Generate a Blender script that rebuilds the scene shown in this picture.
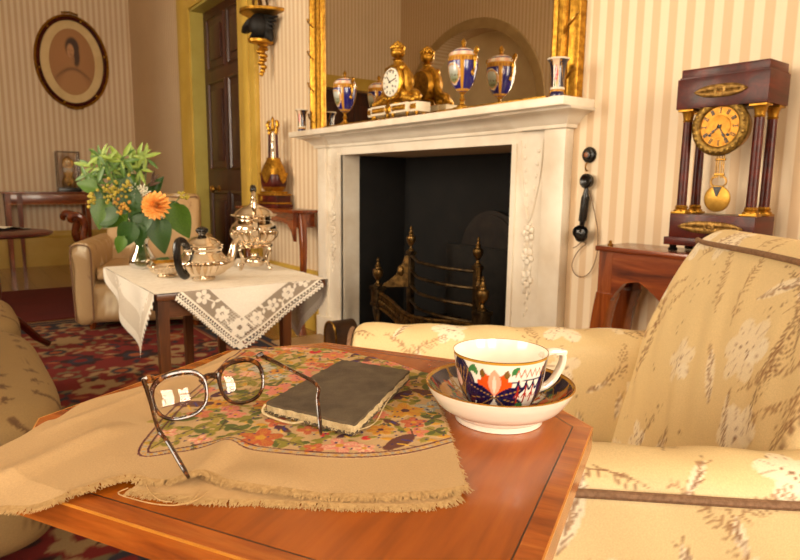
import bpy, bmesh, math, random
import numpy as np
from mathutils import Vector, Matrix
random.seed(7)
for o in list(bpy.data.objects): bpy.data.objects.remove(o)
SC = bpy.context.scene
COL = SC.collection
PI = math.pi
# ------------------------------------------------------------------ camera
F_PX, EYE = 620.0, 0.87
YAW, PITCH, ROLL = math.radians(36.3), math.radians(8.7), math.radians(0.65)
FWD = Vector((math.sin(YAW)*math.cos(PITCH), math.cos(YAW)*math.cos(PITCH), -math.sin(PITCH)))
_r0 = Vector((math.cos(YAW), -math.sin(YAW), 0)); _u0 = _r0.cross(FWD)
RIGHT = _r0*math.cos(ROLL) + _u0*math.sin(ROLL)
UP = -_r0*math.sin(ROLL) + _u0*math.cos(ROLL)
CAMP = Vector((0, 0, EYE))
cd = bpy.data.cameras.new('camera'); cam = bpy.data.objects.new('camera', cd); COL.objects.link(cam)
cd.sensor_width = 36; cd.lens = F_PX/800*36; cd.clip_start = 0.02
cam.matrix_world = Matrix(((RIGHT.x, UP.x, -FWD.x, 0), (RIGHT.y, UP.y, -FWD.y, 0), (RIGHT.z, UP.z, -FWD.z, EYE), (0, 0, 0, 1)))
cd.dof.use_dof = True; cd.dof.focus_distance = 0.62; cd.dof.aperture_fstop = 15
SC.camera = cam
# a photo pixel gives a direction; the plane it meets gives the distance
def ray(x, y): return FWD + RIGHT*((x-400)/F_PX) - UP*((y-280)/F_PX)
def onz(x, y, z): d = ray(x, y); return CAMP + d*((z-EYE)/d.z)
def onx(x, y, X): d = ray(x, y); return CAMP + d*(X/d.x)
def ony(x, y, Y): d = ray(x, y); return CAMP + d*(Y/d.y)
# ------------------------------------------------------------------ light
SC.view_settings.view_transform = 'Standard'; SC.view_settings.look = 'None'
SC.view_settings.gamma = 1; SC.view_settings.use_curve_mapping = False
SC.view_settings.exposure = 0.0
w = bpy.data.worlds.new('daylight'); SC.world = w; w.use_nodes = True
w.node_tree.nodes['Background'].inputs[0].default_value = (1.0, 0.80, 0.58, 1)
w.node_tree.nodes['Background'].inputs[1].default_value = 0.6
def area(name, loc, direction, sx, sy, power, col):
    l = bpy.data.lights.new(name, 'AREA'); l.shape = 'RECTANGLE'; l.size = sx; l.size_y = sy
    l.energy = power; l.color = col
    o = bpy.data.objects.new(name, l); COL.objects.link(o)
    o.location = loc; o.rotation_euler = Vector(direction).to_track_quat('-Z', 'Y').to_euler()
    return o
# daylight by two tall windows out of view, plus two windows added as fill
WIN = [(-1.85, 0.35, 1.65, 0.75, 2.55), (-1.85, 2.5, 3.5, 0.75, 2.55)]   # wall opposite the fireplace, second window added for light: X, Y0, Y1, Z0, Z1
WIN2 = [(-1.9, -1.15, -0.05, 0.75, 2.55), (-1.9, 0.35, 1.35, 0.75, 2.55)]   # wall behind the camera, second window added for light: Y, X0, X1, Z0, Z1
SUNC = (1.0, 0.86, 0.67)
area('window_daylight', (-1.85-0.22, 1.0, 1.65), (1, 0, -0.12), 1.3, 1.8, 92, SUNC)
area('window_daylight', (-1.85-0.22, 3.0, 1.65), (1, 0, -0.12), .95, 1.8, 120, SUNC)  # fill lamp of the added window, brightens the left half of the room
area('window_daylight', (-0.6, -1.9-0.22, 1.65), (0, 1, -0.12), 1.1, 1.8, 118, SUNC)
area('window_daylight', (0.85, -1.9-0.22, 1.65), (0, 1, -0.12), 1.0, 1.8, 118, SUNC)  # fill lamp of the added window, brightens the mirrored opposite wall
# ------------------------------------------------------------------ helpers
def srgb(r, g=None, b=None):
    if g is None: r, g, b = r
    f = lambda c: c/12.92 if c <= .04045 else ((c+.055)/1.055)**2.4
    return (f(r/255), f(g/255), f(b/255), 1)
class MB:
    """collects shapes; build() links them as ONE mesh object"""
    def __init__(s): s.v = []; s.f = []; s.m = []; s.cur = 0; s.T = Matrix.Identity(4); s.col = None
    def at(s, M): s.T = M; return s
    def add(s, vs, fs):
        b = len(s.v); T = s.T
        s.v += [tuple(T @ Vector(p)) for p in vs]
        s.f += [tuple(b+i for i in f) for f in fs]; s.m += [s.cur]*len(fs); return s
    def box(s, x0, x1, y0, y1, z0, z1):
        return s.add([(x0,y0,z0),(x1,y0,z0),(x1,y1,z0),(x0,y1,z0),(x0,y0,z1),(x1,y0,z1),(x1,y1,z1),(x0,y1,z1)],
                     [(0,3,2,1),(4,5,6,7),(0,1,5,4),(1,2,6,5),(2,3,7,6),(3,0,4,7)])
    def cbox(s, x0, x1, y0, y1, z0, z1, b=.004):
        """box with bevelled edges"""
        bm = bmesh.new(); bmesh.ops.create_cube(bm, size=1)
        for v in bm.verts: v.co = Vector((x0 if v.co.x < 0 else x1, y0 if v.co.y < 0 else y1, z0 if v.co.z < 0 else z1))
        bmesh.ops.bevel(bm, geom=bm.edges[:], offset=b, segments=2, affect='EDGES', profile=.6)
        bm.verts.ensure_lookup_table(); bm.verts.index_update()
        s.add([v.co.copy() for v in bm.verts], [[v.index for v in f.verts] for f in bm.faces]); bm.free(); return s
    def lathe(s, prof, n=24, c=(0,0,0), sx=1, sy=1, a0=0, a1=2*PI, cap=True):
        full = abs(a1-a0-2*PI) < 1e-6; k = n if full else n+1; vs = []; fs = []
        for r, z in prof:
            for i in range(k):
                a = a0+(a1-a0)*i/n; vs.append((c[0]+r*sx*math.cos(a), c[1]+r*sy*math.sin(a), c[2]+z))
        for j in range(len(prof)-1):
            for i in range(n):
                i2 = (i+1) % k; fs.append((j*k+i, j*k+i2, (j+1)*k+i2, (j+1)*k+i))
        if cap and full:
            if prof[0][0] > 1e-5: fs.append(tuple(range(k-1, -1, -1)))
            if prof[-1][0] > 1e-5: fs.append(tuple((len(prof)-1)*k+i for i in range(k)))
        return s.add(vs, fs)
    def tube(s, pts, r, n=8, closed=False, flat=None):
        """round bar along points; r number or list; flat=(ratio, up) squashes the section"""
        P = [Vector(p) for p in pts]; m = len(P); R = r if isinstance(r, (list, tuple)) else [r]*m
        vs = []; fs = []; prev = None
        for i in range(m):
            if closed: t = P[(i+1) % m]-P[i-1]
            else: t = P[min(i+1, m-1)]-P[max(i-1, 0)]
            t = t.normalized() if t.length > 1e-9 else Vector((0,0,1))
            if prev is None:
                a = Vector(flat[1]) if flat else (Vector((0,0,1)) if abs(t.z) < .9 else Vector((1,0,0)))
            else: a = Vector(flat[1]) if flat else prev
            x = (a-t*a.dot(t))
            x = x.normalized() if x.length > 1e-6 else t.orthogonal().normalized()
            y = t.cross(x); prev = x; k = flat[0] if flat else 1
            for j in range(n):
                q = 2*PI*j/n; vs.append(P[i]+x*(R[i]*k*math.cos(q))+y*(R[i]*math.sin(q)))
        for i in range(m if closed else m-1):
            i2 = (i+1) % m
            for j in range(n): fs.append((i*n+j, i*n+(j+1) % n, i2*n+(j+1) % n, i2*n+j))
        if not closed: fs.append(tuple(range(n-1, -1, -1))); fs.append(tuple((m-1)*n+j for j in range(n)))
        return s.add(vs, fs)
    def sweep(s, prof, path, closed=False, up=(0,0,1)):
        """2-D profile (a across, b along up) moved along a path in the plane normal to up, mitred"""
        P = [Vector(p) for p in path]; m = len(P); U = Vector(up).normalized(); vs = []; fs = []; n = len(prof)
        for i in range(m):
            d1 = (P[i]-P[i-1]).normalized() if (i > 0 or closed) else None
            d2 = (P[(i+1) % m]-P[i]).normalized() if (i < m-1 or closed) else None
            if d1 is None: d1 = d2
            if d2 is None: d2 = d1
            n1 = d1.cross(U); n2 = d2.cross(U); nn = n1+n2; nn.normalize(); k = 1/max(.3, nn.dot(n1))
            for a, b in prof: vs.append(P[i]+nn*(a*k)+U*b)
        for i in range(m if closed else m-1):
            i2 = (i+1) % m
            for j in range(n): fs.append((i*n+j, i*n+(j+1) % n, i2*n+(j+1) % n, i2*n+j))
        if not closed: fs.append(tuple(range(n-1, -1, -1))); fs.append(tuple((m-1)*n+j for j in range(n)))
        return s.add(vs, fs)
    def prism(s, poly, depth, M=None):
        """polygon in local xy pushed along z by depth"""
        n = len(poly); vs = [(p[0], p[1], 0) for p in poly]+[(p[0], p[1], depth) for p in poly]
        if M is not None: vs = [M @ Vector(p) for p in vs]
        fs = [tuple(range(n-1, -1, -1)), tuple(range(n, 2*n))]+[(i, (i+1) % n, n+(i+1) % n, n+i) for i in range(n)]
        return s.add(vs, fs)
    def ball(s, c, rx, ry=None, rz=None, n=12, m=8):
        ry = ry or rx; rz = rz or rx
        vs = [(c[0], c[1], c[2]-rz)]
        for j in range(1, m):
            a = -PI/2+PI*j/m
            for i in range(n): vs.append((c[0]+rx*math.cos(a)*math.cos(2*PI*i/n), c[1]+ry*math.cos(a)*math.sin(2*PI*i/n), c[2]+rz*math.sin(a)))
        vs.append((c[0], c[1], c[2]+rz)); fs = []
        for i in range(n): fs.append((0, 1+(i+1) % n, 1+i)); fs.append((len(vs)-1, 1+(m-2)*n+i, 1+(m-2)*n+(i+1) % n))
        for j in range(m-2):
            for i in range(n): fs.append((1+j*n+i, 1+j*n+(i+1) % n, 1+(j+1)*n+(i+1) % n, 1+(j+1)*n+i))
        return s.add(vs, fs)
    def grid(s, fn, nu, nv, wrapu=False):
        ku = nu if wrapu else nu+1
        vs = [fn(i/nu, j/nv) for j in range(nv+1) for i in range(ku)]
        fs = [(j*ku+i, j*ku+(i+1) % ku, (j+1)*ku+(i+1) % ku, (j+1)*ku+i) for j in range(nv) for i in range(nu)]
        return s.add(vs, fs)
    def build(s, name, mat, parent=None, smooth=35, cols=None, flip=False, recalc=True):
        me = bpy.data.meshes.new(name); me.from_pydata(s.v, [], s.f)
        for m in (mat if isinstance(mat, (list, tuple)) else [mat]): me.materials.append(m)
        if len(me.materials) > 1: me.polygons.foreach_set('material_index', s.m)
        if recalc:
            bm = bmesh.new(); bm.from_mesh(me); bmesh.ops.recalc_face_normals(bm, faces=bm.faces[:]); bm.to_mesh(me); bm.free()
        if smooth:
            me.polygons.foreach_set('use_smooth', [True]*len(me.polygons))
            me.set_sharp_from_angle(angle=math.radians(smooth))
        if cols is not None:
            a = me.color_attributes.new('Col', 'FLOAT_COLOR', 'POINT')
            a.data.foreach_set('color', np.asarray(cols, dtype=np.float32).ravel())
        me.update(); o = bpy.data.objects.new(name, me); COL.objects.link(o)
        if parent: o.parent = parent
        return o
def thing(name, label, cat, loc=(0,0,0), rz=0, group=None):
    o = bpy.data.objects.new(name, None); COL.objects.link(o); o.empty_display_size = .05
    o.location = loc; o.rotation_euler = (0, 0, rz); o['label'] = label; o['category'] = cat
    if group: o['group'] = group
    return o
def tag(o, label, cat, group=None, kind=None):
    o['label'] = label; o['category'] = cat
    if group: o['group'] = group
    if kind: o['kind'] = kind
    return o
def struct(o, label=None, cat=None):
    o['kind'] = 'structure'
    if label: o['label'] = label
    if cat: o['category'] = cat
    return o
def T(x=0, y=0, z=0, rz=0, rx=0, ry=0, s=1):
    return Matrix.Translation((x, y, z)) @ Matrix.Rotation(rz, 4, 'Z') @ Matrix.Rotation(ry, 4, 'Y') @ Matrix.Rotation(rx, 4, 'X') @ Matrix.Scale(s, 4)
def curve(pts, n=40, closed=False):
    """smooth line (Catmull-Rom) through points"""
    P = [Vector(p if len(p) == 3 else (*p, 0)) for p in pts]; m = len(P); out = []
    seg = m if closed else m-1
    for i in range(n + (0 if closed else 1)):
        t = i/n*seg; k = min(int(t), seg-1); u = t-k
        g = (lambda j: P[j % m]) if closed else (lambda j: P[max(0, min(m-1, j))])
        a, b, c, d = g(k-1), g(k), g(k+1), g(k+2)
        out.append(.5*((2*b)+(c-a)*u+(2*a-5*b+4*c-d)*u*u+(3*b-a-3*c+d)*u**3))
    return out
def prof(pts, n=30): return [(max(0, p.x), p.y) for p in curve([(a, b, 0) for a, b in pts], n)]
def interp(t, tab):
    for (a, b), (c, d) in zip(tab, tab[1:]):
        if t <= c: return b+(d-b)*(t-a)/(c-a) if c > a else d
    return tab[-1][1]
# ------------------------------------------------------------------ materials
MATS = {}
def new_mat(name):
    m = bpy.data.materials.new(name); m.use_nodes = True; nt = m.node_tree
    return m, nt, nt.nodes['Principled BSDF']
def node(nt, t, **kw):
    n = nt.nodes.new(t)
    for k, v in kw.items(): setattr(n, k, v)
    return n
def coords(nt, scale=(1,1,1), rot=(0,0,0), kind='Object'):
    tc = node(nt, 'ShaderNodeTexCoord'); mp = node(nt, 'ShaderNodeMapping')
    mp.inputs['Scale'].default_value = scale; mp.inputs['Rotation'].default_value = rot
    nt.links.new(tc.outputs[kind], mp.inputs['Vector']); return mp.outputs['Vector']
def noise(nt, vec, scale, detail=4, rough=.55, dist=0):
    n = node(nt, 'ShaderNodeTexNoise'); n.inputs['Scale'].default_value = scale; n.inputs['Detail'].default_value = detail
    n.inputs['Roughness'].default_value = rough; n.inputs['Distortion'].default_value = dist
    nt.links.new(vec, n.inputs['Vector']); return n.outputs['Fac']
def ramp(nt, fac, stops, interp='LINEAR'):
    r = node(nt, 'ShaderNodeValToRGB'); r.color_ramp.interpolation = interp
    e = r.color_ramp.elements
    while len(e) < len(stops): e.new(.5)
    for k, (p, c) in zip(e, stops): k.position = p; k.color = c
    nt.links.new(fac, r.inputs['Fac']); return r.outputs['Color']
def bump(nt, b, fac, strength=.2, dist=.002):
    n = node(nt, 'ShaderNodeBump'); n.inputs['Strength'].default_value = strength; n.inputs['Distance'].default_value = dist
    nt.links.new(fac, n.inputs['Height']); nt.links.new(n.outputs['Normal'], b.inputs['Normal'])
def pm(name, c1, c2=None, scale=20, rough=.5, metal=0, bmp=0, stretch=(1,1,1), coat=0, spec=None, lo=.35, hi=.65, bscale=None):
    """plain stuff with a soft noise between two colours and a little relief"""
    if name in MATS: return MATS[name]
    m, nt, b = new_mat(name); vec = coords(nt, stretch)
    f = noise(nt, vec, scale)
    nt.links.new(ramp(nt, f, [(lo, srgb(c1)), (hi, srgb(c2 or c1))]), b.inputs['Base Color'])
    b.inputs['Roughness'].default_value = rough; b.inputs['Metallic'].default_value = metal
    b.inputs['Coat Weight'].default_value = coat; b.inputs['Coat Roughness'].default_value = .08
    if spec is not None: b.inputs['Specular IOR Level'].default_value = spec
    if bmp: bump(nt, b, noise(nt, vec, bscale or scale*2), bmp)
    MATS[name] = m; return m
def wood(name, c1, c2, c3, axis=0, scale=9, rough=.25, coat=.4, rot=0):
    if name in MATS: return MATS[name]
    m, nt, b = new_mat(name)
    st = [1, 1, 1]
    for i in range(3): st[i] = .12 if i == axis else 1
    vec = coords(nt, tuple(st), (0, 0, rot))
    f = noise(nt, vec, scale*3, 6, .6, .6); g = noise(nt, vec, scale*14, 3, .6)
    col = ramp(nt, f, [(.3, srgb(c1)), (.5, srgb(c2)), (.72, srgb(c3))])
    mx = node(nt, 'ShaderNodeMix', data_type='RGBA', blend_type='MULTIPLY'); mx.inputs['Factor'].default_value = .5
    nt.links.new(col, mx.inputs['A']); nt.links.new(ramp(nt, g, [(.3, (.62, .62, .62, 1)), (.6, (1, 1, 1, 1))]), mx.inputs['B'])
    nt.links.new(mx.outputs['Result'], b.inputs['Base Color'])
    b.inputs['Roughness'].default_value = rough; b.inputs['Coat Weight'].default_value = coat; b.inputs['Coat Roughness'].default_value = .1
    MATS[name] = m; return m
def painted(name, rough=.6, metal=0, coat=0, bmp=0, bscale=400, alpha=False, stretch=(1,1,1), gain=None):
    """printed, woven or enamelled colours that were laid on the mesh itself"""
    if name in MATS: return MATS[name]
    m, nt, b = new_mat(name); a = node(nt, 'ShaderNodeAttribute', attribute_name='Col')
    vec = coords(nt, stretch); f = noise(nt, vec, bscale, 3)
    mx = node(nt, 'ShaderNodeMix', data_type='RGBA', blend_type='MULTIPLY'); mx.inputs['Factor'].default_value = 1
    nt.links.new(a.outputs['Color'], mx.inputs['A']); nt.links.new(ramp(nt, f, [(.3, (.86, .86, .86, 1)), (.7, (1, 1, 1, 1))]), mx.inputs['B'])
    nt.links.new(mx.outputs['Result'], b.inputs['Base Color'])
    b.inputs['Roughness'].default_value = rough; b.inputs['Metallic'].default_value = metal; b.inputs['Coat Weight'].default_value = coat
    b.inputs['Coat Roughness'].default_value = .04
    if alpha: nt.links.new(a.outputs['Alpha'], b.inputs['Alpha'])
    if bmp: bump(nt, b, f, bmp, .001)
    MATS[name] = m; return m
def wallpaper(name, axis, phase, light, dark, period=.0537):
    m, nt, b = new_mat(name); tc = node(nt, 'ShaderNodeTexCoord'); sp = node(nt, 'ShaderNodeSeparateXYZ')
    nt.links.new(tc.outputs['Object'], sp.inputs[0])
    def mth(op, a, v):
        n = node(nt, 'ShaderNodeMath', operation=op); nt.links.new(a, n.inputs[0])
        if isinstance(v, (int, float)): n.inputs[1].default_value = v
        else: nt.links.new(v, n.inputs[1])
        return n.outputs[0]
    x = mth('MULTIPLY', mth('SUBTRACT', sp.outputs[axis], phase), 2*PI/period)
    s = node(nt, 'ShaderNodeMath', operation='COSINE'); nt.links.new(x, s.inputs[0])
    f = mth('ADD', mth('MULTIPLY', s.outputs[0], .5), .5)
    col = ramp(nt, f, [(.42, srgb(light)), (.6, srgb(dark))])
    n2 = noise(nt, tc.outputs['Object'], 2.2, 3)
    mx = node(nt, 'ShaderNodeMix', data_type='RGBA', blend_type='MULTIPLY'); mx.inputs['Factor'].default_value = 1
    nt.links.new(col, mx.inputs['A']); nt.links.new(ramp(nt, n2, [(.3, (.93, .92, .9, 1)), (.7, (1, 1, 1, 1))]), mx.inputs['B'])
    nt.links.new(mx.outputs['Result'], b.inputs['Base Color']); b.inputs['Roughness'].default_value = .6
    return m
def clear_glass(name, mixf=.92, tint=(1,1,1,1)):
    if name in MATS: return MATS[name]
    m = bpy.data.materials.new(name); m.use_nodes = True; nt = m.node_tree; nt.nodes.clear()
    o = node(nt, 'ShaderNodeOutputMaterial'); t = node(nt, 'ShaderNodeBsdfTransparent'); g = node(nt, 'ShaderNodeBsdfGlossy'); x = node(nt, 'ShaderNodeMixShader')
    fr = node(nt, 'ShaderNodeFresnel'); fr.inputs['IOR'].default_value = 1.5
    t.inputs['Color'].default_value = tint; g.inputs['Roughness'].default_value = .01
    nt.links.new(fr.outputs[0], x.inputs[0]); nt.links.new(t.outputs[0], x.inputs[1]); nt.links.new(g.outputs[0], x.inputs[2]); nt.links.new(x.outputs[0], o.inputs[0])
    MATS[name] = m; return m
M_MARBLE = pm('white_marble', (236,226,208), (205,186,160), 5, .35, lo=.42, hi=.85)
M_YELLOW = pm('ochre_paint', (206,172,76), (196,160,64), 6, .45)
M_WHITE = pm('ceiling_white', (240,230,210), (232,222,200), 3, .8)
M_GILT = pm('gilding', (200,150,54), (142,98,28), 60, .36, .9, .25)
M_BRASS = pm('aged_brass', (196,148,66), (120,84,32), 40, .33, .95, .1)
M_SILVER = pm('polished_silver', (238,226,208), (222,206,184), 20, .12, 1)
M_MAHOG = wood('mahogany', (72,26,9), (122,54,19), (156,80,32), 1, 8)
M_MAHOGX = wood('mahogany_upright', (72,28,10), (124,58,20), (160,84,34), 2, 8)
M_DARKWOOD = wood('dark_door_wood', (38,16,9), (64,28,14), (84,38,20), 2, 6, .4, .15)
M_ROSE = wood('rosewood', (36,9,6), (74,20,11), (100,32,16), 1, 8, .34, .08)
M_ROSE.node_tree.nodes['Principled BSDF'].inputs['Specular IOR Level'].default_value = .25
M_BLACK = pm('black_iron', (16,14,12), (28,24,20), 30, .6, .3)
M_SOOT = pm('soot', (7,6,5), (15,12,10), 8, .95)
M_EBON = pm('black_lacquer', (14,11,10), (24,20,18), 30, .25)
M_DARKMETAL = pm('tarnished_steel', (98,78,50), (44,33,22), 30, .4, .85)
# ================================================================== the room
XW, YF, XO, YN, HC = 1.758, 7.33, -1.85, -1.9, 3.5      # fireplace wall, far wall, opposite wall, near wall, ceiling
PAPER_L, PAPER_D = (238,218,188), (220,190,152)
paper_y = wallpaper('striped_wallpaper_y', 1, 1.335, PAPER_L, PAPER_D)
paper_x = wallpaper('striped_wallpaper_x', 0, 0.02, PAPER_L, PAPER_D)
DOOR_Y0, DOOR_Y1, DOOR_Z = 4.30, 5.34, 2.27
FO_Y0, FO_Y1, FO_Z = 1.657, 2.905, 1.026                 # fireplace opening
th = .45
m = MB()
m.box(XW, XW+th, YN, FO_Y0, 0, HC); m.box(XW, XW+th, FO_Y0, FO_Y1, FO_Z, HC); m.box(XW, XW+th, FO_Y1, DOOR_Y0, 0, HC)
m.box(XW, XW+th, DOOR_Y0, DOOR_Y1, DOOR_Z, HC); m.box(XW, XW+th, DOOR_Y1, YF+.2, 0, HC)
struct(m.build('wall_right', paper_y, smooth=0))
# far wall with a dark doorway further left (seen in the looking glass)
m = MB(); FD0, FD1, FDZ = -1.62, -0.62, 2.12
m.box(XO-.2, FD0, YF, YF+.2, 0, HC); m.box(FD0, FD1, YF, YF+.2, FDZ, HC); m.box(FD1, XW, YF, YF+.2, 0, HC)
struct(m.build('wall_far', paper_x, smooth=0))
m = MB(); m.sweep([(0,0),(-.16,0),(-.16,.03),(-.10,.04),(0,.035)], [(FD0,YF,0),(FD0,YF,FDZ),(FD1,YF,FDZ),(FD1,YF,0)], up=(0,-1,0))
struct(m.build('trim_3', M_YELLOW))
m = MB(); m.box(FD0, FD1, YF+.14, YF+.19, 0, FDZ)
for z0, z1 in ((.15,.75),(.9,1.95)):
    for x0, x1 in ((FD0+.12,FD0+.45),(FD1-.45,FD1-.12)): m.cbox(x0, x1, YF+.125, YF+.15, z0, z1, .01)
struct(m.build('door_2', M_DARKWOOD))
# wall opposite the fireplace: window and arched recess (seen in the looking glass)
_, wy0, wy1, wz0, wz1 = WIN[0]
AY, AW, AZ, AR = 5.92, 1.15, 1.75, 1.0                   # recess: centre, half width, springing, rise
m = MB()
m.box(XO-.3, XO, YN-.2, wy0, 0, HC); m.box(XO-.3, XO, wy0, wy1, 0, wz0); m.box(XO-.3, XO, wy0, wy1, wz1, HC)
_, vy0, vy1, _, _ = WIN[1]
m.box(XO-.3, XO, wy1, vy0, 0, HC); m.box(XO-.3, XO, vy0, vy1, 0, wz0); m.box(XO-.3, XO, vy0, vy1, wz1, HC); m.box(XO-.3, XO, vy1, AY-AW, 0, HC); m.box(XO-.3, XO, AY+AW, YF+.2, 0, HC)
NA = 24
for i in range(NA):
    a0, a1 = PI*i/NA, PI*(i+1)/NA
    y0, z0 = AY+AW*math.cos(a0), AZ+AR*math.sin(a0); y1, z1 = AY+AW*math.cos(a1), AZ+AR*math.sin(a1)
    m.add([(XO,y0,z0),(XO,y1,z1),(XO,y1,HC),(XO,y0,HC),(XO-.3,y0,z0),(XO-.3,y1,z1),(XO-.3,y1,HC),(XO-.3,y0,HC)],
          [(0,1,2,3),(7,6,5,4),(0,4,5,1),(2,6,7,3)])
struct(m.build('wall_left', paper_y, smooth=0))
m = MB(); m.box(XO-.34, XO-.26, AY-AW-.05, AY+AW+.05, 0, HC)
struct(m.build('wall_recess', pm('cream_plaster', (236,222,190), (226,210,176), 4, .7), smooth=0))
m = MB(); pa = [(XO, AY+AW*math.cos(a), AZ+AR*math.sin(a)) for a in np.linspace(0, PI, 41)]
m.sweep([(.0,-.01),(.0,.014),(.03,.018),(.11,.014),(.12,.0),(.12,-.01)], [(XO,AY+AW,.36)]+pa+[(XO,AY-AW,.36)], up=(1,0,0))
struct(m.build('trim_4', pm('arch_moulding', (186,160,116), (172,146,102), 8, .6)))
m = MB(); xa = XO-.2
for ny, nx0, nx1, nz0, nz1 in WIN2:
    m.box(xa, nx0, ny-.3, ny, 0, HC); m.box(nx0, nx1, ny-.3, ny, 0, nz0); m.box(nx0, nx1, ny-.3, ny, nz1, HC); xa = nx1
m.box(xa, XW+.2, ny-.3, ny, 0, HC)
struct(m.build('wall_near', paper_x, smooth=0))
m = MB(); m.box(XO-.35, XW+.5, YN-.35, YF+.25, HC, HC+.1); struct(m.build('ceiling', M_WHITE, smooth=0))
m_floor = wood('polished_floor_wood', (112,74,38), (146,102,56), (168,122,72), 1, 3, .22, .3)
m = MB()
for i in range(25): m.box(XO-.3+i*.17, XO-.3+i*.17+.168, YN-.3, YF+.2, -.05, 0)
m.box(XO-.3, XW+.1, YN-.3, YF+.2, -.08, -.004)
struct(m.build('floor', m_floor, smooth=0))
# skirting with a dado moulding
SK = [(0,0),(.022,0),(.022,.29),(.030,.30),(.034,.315),(.030,.335),(.018,.345),(.014,.36),(0,.362)]
def skirt(name, path):
    m = MB(); m.sweep(SK, path[::-1]); return struct(m.build(name, M_YELLOW))
skirt('baseboard_right', [(XW,YN,0),(XW,1.39,0)])
skirt('baseboard_right', [(XW,3.14,0),(XW,DOOR_Y0-.31,0)])
skirt('baseboard_right', [(XW,DOOR_Y1+.24,0),(XW,YF,0)])
skirt('baseboard_far', [(XW,YF,0),(FD1+.17,YF,0)])
skirt('baseboard_left', [(XO,AY-AW,0),(XO,YN,0)])
skirt('baseboard_left', [(XO,YF,0),(XO,AY+AW,0)])
# windows
def window(name, M, w, h):
    m = MB().at(M); fr = .05
    m.box(0,fr,-.03,.03,0,h); m.box(w-fr,w,-.03,.03,0,h); m.box(fr,w-fr,-.03,.03,0,fr); m.box(fr,w-fr,-.03,.03,h-fr,h); m.box(fr,w-fr,-.03,.03,h/2-.025,h/2+.025)
    fro = struct(m.build(name, M_WHITE, smooth=0))
    m = MB().at(M)
    for i in (1,2): m.box(w*i/3-.012,w*i/3+.012,-.015,.015,fr,h-fr)
    for j in (1,2,4,5): m.box(fr,w-fr,-.015,.015,h*j/6-.012,h*j/6+.012)
    m.build('glazing_bar', M_WHITE, fro, smooth=0)
    for i in range(3):
        for j in range(6):
            q = MB().at(M); q.box(w*i/3+.014+(.036 if i==0 else 0), w*(i+1)/3-.014-(.036 if i==2 else 0), -.003, .003, h*j/6+.014+(.036 if j==0 else .012 if j==3 else 0), h*(j+1)/6-.014-(.036 if j==5 else .012 if j==2 else 0))
            q.build('pane', clear_glass('window_glass'), fro, smooth=0)
    return fro
window('window_1', Matrix.Translation((XO-.1, wy0, wz0)) @ Matrix.Rotation(PI/2, 4, 'Z'), wy1-wy0, wz1-wz0)
window('window_3', Matrix.Translation((XO-.1, vy0, wz0)) @ Matrix.Rotation(PI/2, 4, 'Z'), vy1-vy0, wz1-wz0)  # unseen window added to carry a fill lamp
for i, (ny, nx0, nx1, nz0, nz1) in enumerate(WIN2): window('window_%d' % (2+2*i), Matrix.Translation((nx0, ny-.1, nz0)), nx1-nx0, nz1-nz0)  # the second of these is added for its fill lamp
# doorway: deep panelled lining, architraves, dark panelled leaf
m = MB(); D = .16
m.box(XW-.005, XW+D, DOOR_Y1-.02, DOOR_Y1, 0, DOOR_Z); m.box(XW-.005, XW+D, DOOR_Y0, DOOR_Y0+.02, 0, DOOR_Z); m.box(XW-.005, XW+D, DOOR_Y0, DOOR_Y1, DOOR_Z-.02, DOOR_Z)
struct(m.build('trim_1', pm('lining_paint', (190,174,88), (180,162,76), 6, .45), smooth=0))
ARC = [(0,0),(0,.02),(.03,.028),(.10,.03),(.13,.045),(.20,.05),(.22,.04),(.225,0)]
m = MB(); m.sweep([(-a,b) for a,b in ARC], [(XW,DOOR_Y1,0),(XW,DOOR_Y1,DOOR_Z),(XW,DOOR_Y0,DOOR_Z),(XW,DOOR_Y0,0)], up=(-1,0,0))
arch = struct(m.build('trim_2', M_YELLOW))
m = MB(); m.cbox(XW-.035, XW, DOOR_Y0-.31, DOOR_Y0-.22, 0, DOOR_Z+.3, .006); m.build('outer_moulding', M_YELLOW, arch)
# door leaf hung at the back of the lining
m = MB(); dx = XW+.10; m.box(dx, dx+.05, DOOR_Y0+.02, DOOR_Y1-.02, 0.01, DOOR_Z-.02)
door = struct(m.build('door_1', M_DARKWOOD, smooth=0))
dw = DOOR_Y1-DOOR_Y0-.04
for z0, z1 in ((.22,.78),(1.0,1.66),(1.80,2.16)):
    for k in (0,1):
        y0 = DOOR_Y0+.02+.11+k*(dw-.11)/2; y1 = y0+(dw-.11)/2-.11
        m = MB(); m.sweep([(0,0),(.012,.012),(.03,.0)], [(dx,y0,z0),(dx,y0,z1),(dx,y1,z1),(dx,y1,z0)], closed=True, up=(-1,0,0))
        m.cbox(dx-.012, dx+.01, y0+.05, y1-.05, z0+.05, z1-.05, .008); m.build('panel', M_DARKWOOD, door)
m = MB(); ky, kz = DOOR_Y1-.09, .62
kp = onx(219,189,dx); ky, kz = kp.y, kp.z
m.at(T(dx, ky, kz, 0, 0, -PI/2)); m.lathe([(.03,0),(.028,.004),(.012,.008),(.010,.03),(.02,.04),(.03,.052),(.026,.068),(0,.072)], 16)
m.build('door_knob', M_BRASS, door)
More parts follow.
